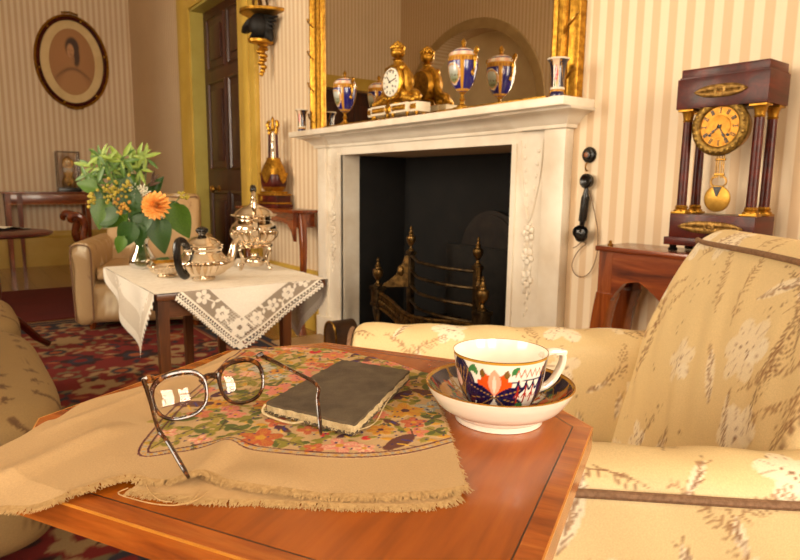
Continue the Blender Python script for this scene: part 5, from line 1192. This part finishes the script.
# ================================================================== worn cloth-bound book
def on_b(x, y): return onz(x, y, ZT+.018)
bc = [on_b(265,403), on_b(342,360), on_b(410,371), on_b(355,425)]; bcen = sum(bc, Vector())/4
bk2 = thing('worn_book', 'worn grey-brown cloth-covered booklet with frayed edges on embroidered cloth', 'book', (bcen.x, bcen.y, ZT+.0075))
dz = ZT+.0075
def quad(k, z): return [Vector((bcen.x+(p.x-bcen.x)*k, bcen.y+(p.y-bcen.y)*k, z)) for p in bc]
def bsurf(k, z, u, v, wob=0):
    Q = quad(k, 0); a = Q[0].lerp(Q[1], u); b = Q[3].lerp(Q[2], u); p = a.lerp(b, v)
    return Vector((p.x, p.y, z+wob))
M_BOOK = pm('grey_brown_cloth', (92,78,58), (72,58,42), 45, .9, bmp=.5, bscale=500)
M_PAGE = pm('cream_felt', (206,186,146), (180,158,116), 90, .95, bmp=.4, bscale=400)
def slab(name, k, z0, z1, mat, par, rag=0, par_rel=True):
    N = 26; rr = random.Random(int(z0*1e5)); per = []
    for s in range(4):
        for i in range(N):
            t = i/N; u, v = ((t,0),(1,t),(1-t,1),(0,1-t))[s]; p = bsurf(k, 0, u, v); c = Vector((bcen.x, bcen.y, 0)); d = (p-c).normalized(); per.append(p+d*rr.uniform(-rag, rag))
    n = len(per); m = MB(); vs = [(p.x, p.y, z1) for p in per]+[(p.x, p.y, z0) for p in per]+[(bcen.x, bcen.y, z1+.0008), (bcen.x, bcen.y, z0)]
    m.add(vs, [(i,(i+1)%n,2*n) for i in range(n)]+[(n+(i+1)%n,n+i,2*n+1) for i in range(n)]+[(i,n+i,n+(i+1)%n,(i+1)%n) for i in range(n)]); o = m.build(name, mat, par, smooth=30); return rel(o, bk2)
slab('back_cover', 1.0, dz, dz+.0022, M_BOOK, bk2, .0010); slab('pages', .985, dz+.0022, dz+.0085, M_PAGE, bk2, .0016); cvr = slab('front_cover', .99, dz+.0085, dz+.0112, M_BOOK, bk2, .0012)
m = MB(); zz = dz+.0118
for k, r in ((.86,.0012),(.80,.0008),(.46,.0012)):
    pts = [bsurf(k, zz, u, v) for u, v in ((0,0),(1,0),(1,1),(0,1))]; m.tube([pts[0].lerp(pts[1],.0)]+[pts[i].lerp(pts[(i+1)%4], t) for i in range(4) for t in (.02,.5,.98)], r, 5)
cc = bsurf(.5, zz, .5, .5)
for k in range(3):
    for t in np.linspace(-.09,.09,13):
        pp = bsurf(1, zz, .5+t+.01*(k-1), .44+.06*k); m.ball(pp, .0014, .0014, .0004, 5, 4)
for s in (0,1):
    pts = [bsurf(1, zz, u, v+s*.0) for u, v in ([(.30,.30+.4*s),(.36,.25+.5*s),(.5,.27+.46*s),(.64,.25+.5*s),(.70,.30+.4*s)])]; m.tube(curve(pts, 20), .0009, 5)
rel(m.build('embossing', pm('embossed_cloth', (152,132,104), (128,108,82), 60, .85), cvr), bk2)
m = MB()
for i in range(420):
    s = Rr.choice([3,3,3,1,2]); t = Rr.random(); u, v = {3: (0, t), 1: (1, t), 2: (t, 1)}[s]; p = bsurf(.99, dz+Rr.uniform(.002,.009), u, v); c = Vector((bcen.x, bcen.y, p.z)); strand(p, (p-c).normalized(), Rr.uniform(.001,.0028), .0004)
ff = m.build('frayed_edge', M_PAGE, bk2, smooth=0, recalc=False); rel(ff, bk2); ff['kind'] = 'stuff'
m = MB(); m.tube(curve([bsurf(1.0, dz+.008, .9, 1), bsurf(1.02, dz+.006, .45, 1.03), bsurf(1.03, dz+.002, .2, 1.06), bsurf(1.02, dz+.006, .02, 1.02)], 20), .0005, 5); m.tube(curve([bsurf(1.0, dz+.009, 0, .0), bsurf(1.04, dz+.003, -.02, .05), bsurf(1.06, dz+.001, -.02, .35), bsurf(1.0, dz+.002, 0, .45)], 20), .0012, 6); rel(m.build('loose_thread', M_PAGE, bk2), bk2)
# ================================================================== spectacles
hl, hr = onz(146,380,.688), onz(263,356,.690); bl, br = onz(182,421,.6475), onz(241,404,.6475)
sx_ = (hr-hl).normalized(); mid = (hl+hr)/2; bot = (bl+br)/2; uy = (mid-bot); uy = (uy-sx_*uy.dot(sx_)).normalized(); nz = sx_.cross(uy)
sp = thing('spectacles', 'round-lensed tortoiseshell spectacles standing open on the embroidered cloth', 'glasses', (bot.x, bot.y, ZT+.006))
Wd = (hr-hl).length
def fp3(x, y, z=0): return mid+sx_*(x*Wd)+uy*(y*Wd)+nz*z
def tort(name='tortoiseshell'):
    if name in MATS: return MATS[name]
    mt, nt, b = new_mat(name); vec = coords(nt); f = noise(nt, vec, 130, 3, .5, .8)
    nt.links.new(ramp(nt, f, [(.40, srgb(34,17,11)), (.56, srgb(70,34,16)), (.74, srgb(150,92,40))]), b.inputs['Base Color']); b.inputs['Roughness'].default_value = .12; b.inputs['Coat Weight'].default_value = .6; MATS[name] = mt; return mt
M_TORT = tort()
drop = (mid-bot).length/Wd
def rim_pts(s, k=1.0, n=48):
    out = []
    cx, cy, rx, ry = s*.265, -drop*.5+.01, .205*k, .178*k
    for i in range(n):
        a = 2*PI*i/n; c, q = math.cos(a), math.sin(a); e = 1/(abs(c)**2.5+abs(q)**2.5)**(1/2.5)
        out.append(fp3(cx+rx*e*c*(1+.06*q), cy+ry*e*q, -.003*(e*c*rx*s)/.2))
    return out
for s in (-1, 1):
    R_ = rim_pts(s); rad = [.0019+.0012*max(0, (p-fp3(s*.265,-drop*.5)).normalized().dot(uy)) for p in R_]
    m = MB(); m.tube(R_, rad, 10, closed=True); rel(m.build('rim', M_TORT, sp), sp)
    m = MB(); P_ = rim_pts(s, .985); c = sum(P_, Vector())/len(P_); n_ = len(P_); vs = []; fs = []; K = 8
    for sd in (0, 1):
        for i in range(1, K+1):
            for p in P_: t = i/K; vs.append(c.lerp(p, t)+nz*(.0052*(1-t*t)-.0010*sd))
    vs += [c+nz*.0052, c+nz*.0042]
    for sd in (0, 1):
        o_ = sd*K*n_
        for i in range(K-1):
            for q in range(n_): fs.append((o_+i*n_+q, o_+i*n_+(q+1)%n_, o_+(i+1)*n_+(q+1)%n_, o_+(i+1)*n_+q))
        for q in range(n_): fs.append((2*K*n_+sd, o_+q, o_+(q+1)%n_))
    m.add(vs, fs); rel(m.build('lens', clear_glass('lens_glass'), sp, smooth=80), sp)
    m = MB(); m.tube([fp3(s*.44,.005), fp3(s*.485,.012), fp3(s*.505,.004,-.004)], [.0026,.0036,.0030], 8); ho = rel(m.build('end_piece', M_TORT, sp), sp)
    m = MB(); f0 = fp3(s*.485,.012,.0046)
    for q in (-1,1): m.ball(f0+sx_*(.0022*q), .0010, n=8, m=6)
    m.tube([f0-sx_*.003-uy*.0006, f0+sx_*.003-uy*.0006], .0009, 6); rel(m.build('hinge_pin', pm('pale_metal_pin', (226,214,190), (210,196,170), 30, .25, .9), ho), sp)
m = MB(); m.tube(curve([fp3(-.085,-drop*.5+.075), fp3(-.04,-drop*.5+.105), fp3(0,-drop*.5+.112), fp3(.04,-drop*.5+.105), fp3(.085,-drop*.5+.075)], 14), .0023, 8, flat=(1.3, uy)); rel(m.build('bridge', M_TORT, sp), sp)
tl, tr_ = onz(189,478,ZT+.0125), onz(321,435,ZT+.0085)
for h, b_, t_ in ((fp3(-.505,.004,-.004), onz(158,428,.680), tl), (fp3(.505,.004,-.004), onz(316,384,.688), tr_)):
    path = curve([h, h.lerp(b_, .5)+Vector((0,0,.001)), b_+Vector((0,0,.0)), b_.lerp(t_, .35)+Vector((0,0,.0015)), t_], 30)
    m = MB(); m.tube(path, [interp(i/30, [(0,.0026),(.3,.0018),(.7,.0017),(.92,.0020),(1,.0012)]) for i in range(31)], 10); rel(m.build('temple', M_TORT, sp), sp)
# ================================================================== cup and saucer
SCX, SCY = .4335, .4206
M_PORC = painted('painted_porcelain', .12, 0, .5, bscale=30)
WHT, NAVY, ORG, GRN, REDP, GOLDP = (244,236,222), (24,16,66), (222,84,24), (60,128,70), (168,40,28), (196,146,50)
face = math.atan2(-SCY, -SCX)          # the side turned to the camera
sa_ = thing('saucer', 'deep white china saucer painted inside in navy, orange and gold', 'saucer', (SCX, SCY, ZT+.0005))
cv = Canvas(.46, .10, 1800, NAVY, 9)   # unrolled inside: x = angle/(2pi)*.46, y = distance from centre (0..0.085)
rs = random.Random(4)
for k in range(34):
    x = .46*(k+rs.random()*.6)/34; c = rs.choice([ORG,WHT,(206,150,96),(196,110,60),GRN,NAVY,(170,120,64),(206,150,96)])
    cv.ell(x, rs.uniform(.045,.075), rs.uniform(.008,.014), rs.uniform(.006,.012), c, rs.random()*3)
    for j in range(4): cv.leaf(x+rs.uniform(-.012,.012), rs.uniform(.03,.08), .014, .006, rs.random()*6.28, rs.choice([NAVY,NAVY,GRN,REDP,ORG]))
    p = (x+rs.uniform(-.01,.01), .03)
    cv.line([p, (p[0]+rs.uniform(-.01,.01), .05), (p[0]+rs.uniform(-.02,.02), .085)], .0018, GOLDP)
    for j in range(5): cv.line([(x+.012*math.cos(j), .06), (x+.016*math.cos(j*1.7), .06+.014*math.sin(j*2.1))], .0010, GOLDP)
insp = prof([(.0,.008),(.020,.008),(.036,.010),(.052,.018),(.064,.028),(.0715,.0375)], 60); outp = prof([(.0735,.0372),(.069,.028),(.060,.016),(.046,.007),(.044,.004)], 24)
def sin_paint(a, z, r, j):
    if r > .0700: return L3(GOLDP)
    c = cv.sample(np.array([(a/(2*PI) % 1)*.46]), np.array([r*1.18]))[0][:3]; return tuple(c)
lathe_paint('well', insp, 260, sin_paint, M_PORC, sa_)
m = MB(); m.lathe([(.0715,.0375),(.0725,.0382),(.0735,.0372)], 96, cap=False); m.build('gilt_rim', pm('china_gold', (200,146,52), (180,124,40), 60, .25, .7), sa_)
M_WC = pm('glazed_white_china', (244,236,222), (240,230,214), 8, .12, coat=.5)
m = MB(); m.lathe(outp+[(.0435,0),(.041,0),(.040,.003),(0,.003)], 96, cap=False); m.build('outside', M_WC, sa_)
cu = thing('teacup', 'china teacup painted with orange flower and navy leaves on the saucer', 'cup', (SCX, SCY, ZT+.0090))
CH = .0605
cv = Canvas(.29, .07, 3000, WHT, 2)    # unrolled outside, x=0.145 faces the camera; 1 rad ~ .046
def cx_(px): return .145+(px-498)*.00125*1.0
# navy panel, left
cv.leaf(cx_(462), .002, .066, .040, PI/2, NAVY); cv.leaf(cx_(462), .004, .060, .036, PI/2, GOLDP, .25); cv.leaf(cx_(462), .005, .058, .033, PI/2, NAVY)
for k in range(5): cv.line([(cx_(462), .02), (cx_(462)+(.012-.006*k), .055)], .0008, GOLDP)
cv.ell(cx_(456), .040, .006, .009, (236,190,170), .5)
def lotus(x, y, s):
    for a, l in ((PI/2+.85,.9),(PI/2-.85,.9),(PI/2+.45,1),(PI/2-.45,1)): cv.leaf(x, y, .026*s*l, .015*s, a, ORG)
    cv.leaf(x, y, .028*s, .013*s, PI/2, (236,170,140)); cv.leaf(x, y+.002, .020*s, .004*s, PI/2, (244,214,196))
    for d in (-1,1): cv.leaf(x+d*.012*s, y+.018*s, .010*s, .006*s, PI/2, (120,84,30))
    for a in (PI+.15, PI-.35, PI+.6, -.25, .3, -.75): cv.leaf(x, y-.002, .034*s, .012*s, a, NAVY); cv.line([(x, y-.002), (x+.030*s*math.cos(a), y-.002+.030*s*math.sin(a))], .0007, GOLDP)
lotus(cx_(494), .030, 1.0)
for x, y, a in ((472,.052,.8),(480,.050,2.0),(507,.052,.9),(513,.020,-.3),(486,.010,.2),(500,.010,3)): cv.leaf(cx_(x), y, .012, .006, a, GRN)
for k in range(5):
    x = cx_(513+k*7); cv.line([(x, .022), (x, .046)], .0022, REDP); cv.line([(x-.004,.036),(x,.044),(x+.004,.036)], .0020, NAVY); cv.line([(x-.003,.028),(x,.034),(x+.003,.028)], .0015, REDP)
for k in range(9): x = cx_(510+k*5); cv.line([(x,.050),(x+.003,.058),(x+.006,.050)], .0011, (214,110,84)); 
cv.line([(cx_(508),.045),(cx_(530),.047),(cx_(545),.043)], .0014, NAVY); cv.line([(cx_(508),.014),(cx_(528),.010),(cx_(545),.015)], .0014, NAVY)
cv.leaf(cx_(543), .002, .064, .026, PI/2, NAVY)
for k in range(4): cv.line([(cx_(543), .015), (cx_(543)+(.006-.004*k), .055)], .0008, GOLDP)
for off in (.17,.10): lotus((.145+off) % .29, .022, .9); cv.leaf((.145+off+.035) % .29, .002, .062, .030, PI/2, NAVY)
outc = prof([(.026,.0),(.027,.003),(.031,.008),(.038,.020),(.0425,.034),(.0450,.050),(.0466,CH)], 70)
def cup_paint(a, z, r, j):
    if z > CH-.0022: return L3(GOLDP)
    if z < .004: return L3(WHT)
    x = .145+angd(a, face)*.046; return tuple(cv.sample(np.array([x % .29]), np.array([z*1.08]))[0][:3])
lathe_paint('body', outc, 300, cup_paint, M_PORC, cu)
m = MB(); m.lathe(prof([(.0462,CH+.0004),(.0440,.052),(.0405,.032),(.034,.016),(.022,.006),(.001,.0045)], 30)+[(0,.0045)], 80, cap=False); m.lathe([(0,.0006),(.026,.0)], 60, cap=False); m.build('inside', M_WC, cu)
m = MB(); m.lathe([(.0466,CH),(.0468,CH+.0008),(.0462,CH+.0006)], 96, cap=False); m.build('gilt_rim', MATS['china_gold'], cu)
ha = math.atan2(RIGHT.y, RIGHT.x)+.22; hm = Matrix.Rotation(ha, 4, 'Z')
m = MB().at(hm); m.tube(curve([(.043,0,.052),(.052,0,.0565),(.064,0,.056),(.0675,0,.050),(.065,0,.040),(.058,0,.028),(.049,0,.021),(.038,0,.018)], 30), [.0036]*10+[.0034]*21, 10, flat=(1.5, (0,1,0))); m.cbox(.058,.070,-.005,.005,.0535,.0585,.0015); m.build('handle', M_WC, cu)
# ================================================================== rugs
def rug(name, label, x0, x1, y0, y1, cv, step, z=.006, z0=0.0):
    nx, ny = int((x1-x0)/step), int((y1-y0)/step); xs = np.linspace(0, x1-x0, nx+1); ys = np.linspace(0, y1-y0, ny+1); X, Y = np.meshgrid(xs, ys)
    col = cv.sample(X.ravel(), Y.ravel()).copy(); col[:,3] = 1; m = MB(); k = nx+1; n = (nx+1)*(ny+1)
    m.v = [(x0+a, y0+b, z0+z) for a, b in zip(X.ravel(), Y.ravel())]; m.f = [(j*k+i, j*k+i+1, (j+1)*k+i+1, (j+1)*k+i) for j in range(ny) for i in range(nx)]; m.m = [0]*len(m.f)
    b = len(m.v); c = [(x0,y0),(x1,y0),(x1,y1),(x0,y1)]; m.add([(a, q, z0+z) for a, q in c]+[(a, q, z0+.0005) for a, q in c], [(0,4,5,1),(1,5,6,2),(2,6,7,3),(3,7,4,0),(4,7,6,5)])
    col = np.vstack([col, np.tile([*L3((90,20,20)), 1], (8,1))]); o = m.build(name, painted('woven_wool', .95, bmp=.4, bscale=260), None, cols=col, recalc=False, smooth=0); return tag(o, label, 'rug')
RW, RL = 1.85, 4.2
cv = Canvas(RW, RL, 180, (118,22,20), 8); rr = random.Random(33)
RD, NV_, BE, GRV, DK, OR_ = (118,20,20), (38,38,54), (160,132,92), (110,100,70), (48,14,16), (158,82,44)
cv.a[:, :int(.26*180)] = (*L3(NV_), 1); cv.a[:, -int(.26*180):] = (*L3(NV_), 1); cv.a[:int(.26*180)] = (*L3(NV_), 1); cv.a[-int(.26*180):] = (*L3(NV_), 1)
for d in (.05,.26):
    for a, b in (((d,d),(RW-d,d)),((RW-d,d),(RW-d,RL-d)),((RW-d,RL-d),(d,RL-d)),((d,RL-d),(d,d))): cv.line([a,b], .022, BE); cv.line([a,b], .008, RD)
def palm(x, y, s, c1, c2, c3):
    for k in range(7): a = 2*PI*k/7+rr.random(); cv.leaf(x, y, .10*s, .06*s, a, c1)
    cv.ell(x, y, .055*s, .055*s, c2); cv.ell(x, y, .03*s, .03*s, c3)
for j in range(16):
    for i in range(7):
        x, y = .32+i*.2+(.1 if j % 2 else 0)+rr.uniform(-.03,.03), .33+j*.235+rr.uniform(-.04,.04)
        if x < RW-.28 and y < RL-.28:
            palm(x, y, rr.uniform(.7,1.15), rr.choice([NV_,BE,GRV,OR_,DK,BE]), rr.choice([RD,BE,NV_]), rr.choice([BE,RD,OR_]))
            for q in range(5): a = rr.random()*6.28; p = (x+.09*math.cos(a), y+.09*math.sin(a)); cv.leaf(*p, .07, .03, a+rr.uniform(-1,1), rr.choice([BE,GRV,NV_,OR_,DK]))
for t in np.arange(.1, RL, .155):
    for x in (.155, RW-.155): palm(x, t, .7, rr.choice([RD,BE,OR_]), rr.choice([BE,NV_]), RD)
for t in np.arange(.2, RW, .155):
    for y in (.155, RL-.155): palm(t, y, .7, rr.choice([RD,BE,OR_]), rr.choice([BE,NV_]), RD)
rug('persian_rug', 'large red and blue patterned wool rug covering the floor under the tables', -.42, -.42+RW, .12, .12+RL, cv, .0095)
cv = Canvas(1.3, 1.32, 60, (96,14,14), 2)
for k in range(300): cv.ell(cv.rng.uniform(0,1.3), cv.rng.uniform(0,1.32), .05, .02, cv.rng.choice([(104,18,16),(86,12,12)]), 0, .5)
rug('red_runner', 'plain dark red rug on the polished floor near far wall', .05, 1.35, 4.40, 5.72, cv, .06)
# ================================================================== printed upholstery
GOLDF = (230,204,152)
def print_canvas(w, h, ppm, bg, seed, dens):
    cv = Canvas(w, h, ppm, bg, seed); r = cv.rng; BR, BR2, PALE, PALE2 = (136,90,54), (164,118,76), (246,232,204), (240,222,188)
    def fern(x, y, a, L, c):
        n = int(L/.008); pts = []; p = Vector((x, y)); cur = r.uniform(-3, 3)
        for i in range(n):
            pts.append(p.copy()); p = p+Vector((math.cos(a), math.sin(a)))*.008; a += cur*.02+r.uniform(-.06,.06)
        cv.line(pts, .0014, c, .9)
        for i, q in enumerate(pts[2:]):
            l = .014*(1-i/(n+2))+.004
            for s in (-1, 1):
                if r.random() < .8: b = a+s*r.uniform(.6,1.1); cv.leaf(q.x, q.y, l, .0026, b, c, .8)
    def bloom_(x, y, R):
        n = r.choice([4,5,6]); a0 = r.random()*6
        for k in range(n): a = a0+2*PI*k/n; cv.ell(x+R*.55*math.cos(a), y+R*.55*math.sin(a), R*.55, R*.38, r.choice([PALE,PALE2]), a, .95)
        for k in range(n):
            a = a0+2*PI*k/n
            for s in (-.35,.35): cv.line([(x+R*.5*math.cos(a+s*.5), y+R*.5*math.sin(a+s*.5)), (x+R*1.02*math.cos(a+s*.8), y+R*1.02*math.sin(a+s*.8))], .0012, BR2, .7)
        for k in range(14): a = r.random()*6.3; d = r.uniform(.05,.35)*R; cv.ell(x+d*math.cos(a), y+d*math.sin(a), .0016, .0013, BR, 0, .9)
    def spike(x, y, a, L):
        cv.leaf(x, y, L, L*.22, a, PALE, .8)
        for k in range(int(L/.004)):
            t = k*.004/L; q = (x+L*t*math.cos(a), y+L*t*math.sin(a)); b = a+r.choice([-1,1])*r.uniform(.2,.5); cv.line([q, (q[0]+.016*math.cos(b), q[1]+.016*math.sin(b))], .0016, r.choice([BR,BR2]), .8)
    for k in range(int(w*h*dens)): bloom_(r.uniform(0,w), r.uniform(0,h), r.uniform(.025,.048))
    for k in range(int(w*h*dens*1.4)): fern(r.uniform(0,w), r.uniform(0,h), r.uniform(.6,2.6), r.uniform(.08,.2), r.choice([BR,BR2]))
    for k in range(int(w*h*dens*.8)): spike(r.uniform(0,w), r.uniform(0,h), r.uniform(.4,2.7), r.uniform(.05,.10))
    for k in range(int(w*h*dens*2)):
        x, y = r.uniform(0,w), r.uniform(0,h)
        for q in range(r.randint(3,9)): cv.ell(x+r.gauss(0,.012), y+r.gauss(0,.012), .0024, .0014, BR, r.random()*3, .8)
    return cv
M_CHINTZ = painted('printed_chintz', .55, bscale=500, bmp=.1)
M_PIPE = pm('brown_piping', (140,106,78), (116,84,58), 200, .8)
def chintz_surface(name, par, cv, fn, nu, nv, wrapu, uvf, mat):
    """fn(u,v)->point, uvf(u,v)->canvas metres"""
    m = MB(); m.grid(fn, nu, nv, wrapu); k = nu if wrapu else nu+1
    uv = np.array([uvf(i/nu, j/nv) for j in range(nv+1) for i in range(k)]); col = cv.sample(uv[:,0], uv[:,1], True).copy(); col[:,3] = 1
    return m.build(name, mat, par, cols=col, smooth=80)
def arclen(P):
    D = [0]
    for a, b in zip(P, P[1:]): D.append(D[-1]+(Vector(b)-Vector(a)).length)
    return D
def extrude_pad(name, par, sec, n_sec, a0, a1, axis, cv, mat, nv, off, endr=.05, wr=None, crown=0):
    """closed section (p,q) moved along an axis with softly rounded ends; axis 'x': section in (y,z); 'y': section in (x,z)"""
    P = curve([(p, q, 0) for p, q in sec], n_sec, True); D = arclen(P+[P[0]]); c = sum(P, Vector())/len(P); L = a1-a0; n = len(P)
    def fn(u, v):
        p = P[int(round(u*n)) % n]; t = v; s = t*L; e = min(s, L-s); k = 1
        if e < endr: k = math.sqrt(max(0, 1-((endr-e)/endr)**2))*.5+.5 if e > 0 else .5
        if v in (0.0, 1.0): k = .35
        r = (p-c)*(1-(1-k)*endr*2.2/max(.05, (p-c).length)) if k < 1 else (p-c)
        q = c+r; w = wr(u, v) if wr else 0; d = (p-c).normalized(); q = q+d*(w*min(1, e/.05)+crown*math.sin(PI*v))
        return (a0+s, q.x, q.y) if axis == 'x' else (q.x, a0+s, q.y)
    o = chintz_surface(name, par, cv, fn, n, nv, True, lambda u, v: (off[0]+v*L, off[1]+D[int(round(u*n)) % n]), mat)
    me = o.data; bm = bmesh.new(); bm.from_mesh(me); bm.verts.ensure_lookup_table()
    for ring in ([bm.verts[i] for i in range(n)], [bm.verts[nv*n+i] for i in range(n)]):
        try: bm.faces.new(ring)
        except Exception: pass
    bmesh.ops.recalc_face_normals(bm, faces=bm.faces[:]); bm.to_mesh(me); bm.free(); me.polygons.foreach_set('use_smooth', [True]*len(me.polygons)); return o
def armchair(label, loc, rz, cv, fine, mat, zt=0.006, ak=1.0):
    """front towards local -y; arms at +-x"""
    t = thing('floral_armchair', label, 'armchair', (loc[0], loc[1], zt), rz, 'pair of floral upholstered armchairs'); n = fine
    # base and skirt
    m = MB(); m.cbox(-.33,.33,-.29,.36,.05,.30,.02)
    o = extrude_pad('base', t, [(-.30,.05),(-.31,.17),(-.30,.27),(-.1,.29),(.2,.29),(.36,.27),(.40,.17),(.39,.06),(.2,.045),(-.1,.045)], int(60*n), -.30, .30, 'x', cv, mat, int(70*n), (.1,.3), .02)
    for x in (-.27,.27):
        for y in (-.25,.34): m = MB(); m.lathe([(.014,0),(.020,.03),(.022,.055)], 12, (x,y,0)); m.build('foot', M_MAHOGX, t)
    # seat cushion
    extrude_pad('seat_cushion', t, [(-.305,.30),(-.315,.335),(-.29,.368),(-.1,.378),(.15,.372),(.21,.35),(.22,.31),(.1,.292),(-.15,.292)], int(70*n), -.232, .232, 'x', cv, mat, int(70*n), (.4,.1), .035)
    # back
    bs = [(.195,.30),(.215,.42),(.245,.55),(.285,.66),(.325,.735),(.350,.770),(.385,.788),(.425,.780),(.450,.745),(.452,.66),(.440,.5),(.425,.3),(.405,.12),(.30,.10),(.22,.16)]
    wr = lambda u, v: .0036*math.sin(v*40+u*75)*(.6+.4*math.sin(v*17))*max(0, math.sin(min(1, u*2.6)*PI))
    extrude_pad('backrest', t, bs, int(230*n), -.275, .275, 'x', cv, mat, int(230*n), (.05,.75), .035, wr)
    m = MB(); m.tube(curve([(-.262,.368,.728),(-.255,.344,.766),(-.2,.338,.766),(0,.338,.768),(.2,.338,.766),(.255,.344,.766),(.262,.368,.728)],40), .0046, 8); m.build('piping', M_PIPE, t)
    # arms: section in (x,z)
    for s in (-1, 1):
        sec = [(s*.335,.06),(s*.340,.25),(s*.342,.42),(s*.346,.515),(s*.345,.548),(s*.325,.572),(s*.290,.578),(s*.258,.566),(s*.240,.535),(s*.236,.45),(s*.236,.30),(s*.245,.07)]
        sec = [(a, b*ak) for a, b in sec]
        if s < 0: sec = sec[::-1]
        wr2 = lambda u, v: .0018*math.sin(v*38+u*25)
        extrude_pad('arm', t, sec, int(170*n), -.325, .40, 'y', cv, mat, int(150*n), (.2 if s > 0 else .55, .15), .03, wr2)
        m = MB(); m.tube(curve([(s*.345,.39,.545*ak),(s*.350,.2,.548*ak),(s*.350,0,.552*ak),(s*.350,-.2,.554*ak),(s*.347,-.30,.553*ak)],30), .0050, 8); m.build('piping', M_PIPE, t)
        # front facing of the arm with its corded outline
        out = curve([(s*.333,.07),(s*.338,.30),(s*.342,.47),(s*.338,.540),(s*.315,.562),(s*.285,.564),(s*.256,.552),(s*.243,.515),(s*.243,.40),(s*.247,.08)], 40)
        m = MB(); m.tube([(p.x,-.326,p.y*ak) for p in out], .0045, 7); m.build('piping', M_PIPE, t)
    return t
cvR = print_canvas(1.1, 1.3, 900, GOLDF, 12, 46)
fa, la = Vector((-.766,.643,0)), Vector((.643,.766,0)); cpos = la*.960+fa*(-.145)
armchair('golden floral armchair standing close at the right beside the foreground table', cpos, math.atan2(-.766,-.643)+0, cvR, 1.45, M_CHINTZ)
cvF = print_canvas(1.1, 1.3, 450, (194,160,114), 31, 24)
armchair('cream floral armchair behind the tea table', (1.03, 4.10), math.radians(-22.3), cvF, .5, M_CHINTZ, ak=.90).scale = (1.08,1.05,1.0)
# ================================================================== sofa at the left edge
so = thing('patterned_sofa', 'long sofa in small-leaf print at the left edge of the photograph', 'sofa', (-.3, 1.85, .006))
cvS = Canvas(.8, .8, 500, (146,118,74), 3); r = cvS.rng
for j in range(12):
    for i in range(9):
        x, y = i*.089+(.044 if j % 2 else 0)+.03, j*.067+.03
        for k in range(5): cvS.leaf(x, y, r.uniform(.018,.032), .009, r.uniform(-.5,.7)+k*.5, (92,62,34), .8)
        cvS.line([(x-.016,y-.004),(x+.014,y+.004)], .002, (92,62,34), .8)
M_SOFA = painted('sofa_print', .8, bscale=300, bmp=.1)
def cushion(name, x0, x1, y0, y1, z0, z1, off, p=4.5, nu=320, nv=170):
    cx, cy, cz = (x0+x1)/2, (y0+y1)/2, (z0+z1)/2; hx, hy, hz = (x1-x0)/2, (y1-y0)/2, (z1-z0)/2
    def fn(u, v):
        a = 2*PI*u; b = PI*(v-.5); c, s = math.cos(a), math.sin(a); cb, sb = math.cos(b), math.sin(b); e = 2/p; f = lambda q, ee: math.copysign(abs(q)**ee, q)
        return (cx+hx*f(cb, .45)*f(c, e)-( -.3), cy+hy*f(cb, .45)*f(s, e)-1.85, cz+hz*f(sb, .55))
    def uvf(u, v): q = fn(u, v); return (off+q[1]+2, q[0]+1+(q[2] if abs(v-.5) < .22 else 0))
    return chintz_surface(name, so, cvS, fn, nu, nv, True, uvf, M_SOFA)
for k, (y0, y1) in enumerate(((1.36,2.36),(2.36,3.0))): cushion('seat_cushion', -.55, .19, y0-.01, y1+.01, .24, .425, k*.2)
cushion('base', -.62, .18, 1.37, 2.99, .06, .30, .3, 7, 160, 60)
cushion('backrest', -.80, -.50, 1.34, 3.02, .08, .80, .1, 6, 160, 80)
for y in (1.5, 2.85):
    for x in (-.68, .0): m = MB(); m.lathe([(.016,0),(.024,.03),(.026,.09)], 12, (x+.3,y-1.85,0)); m.build('foot', M_MAHOGX, so)
m = MB(); m.tube(curve([(-.3+.3,1.37-1.85,.26),(.05+.3,1.38-1.85,.26),(.15+.3,1.43-1.85,.26),(.178+.3,1.6-1.85,.26),(.182+.3,2.8-1.85,.26)],50), .006, 7); m.build('piping', M_PIPE, so)
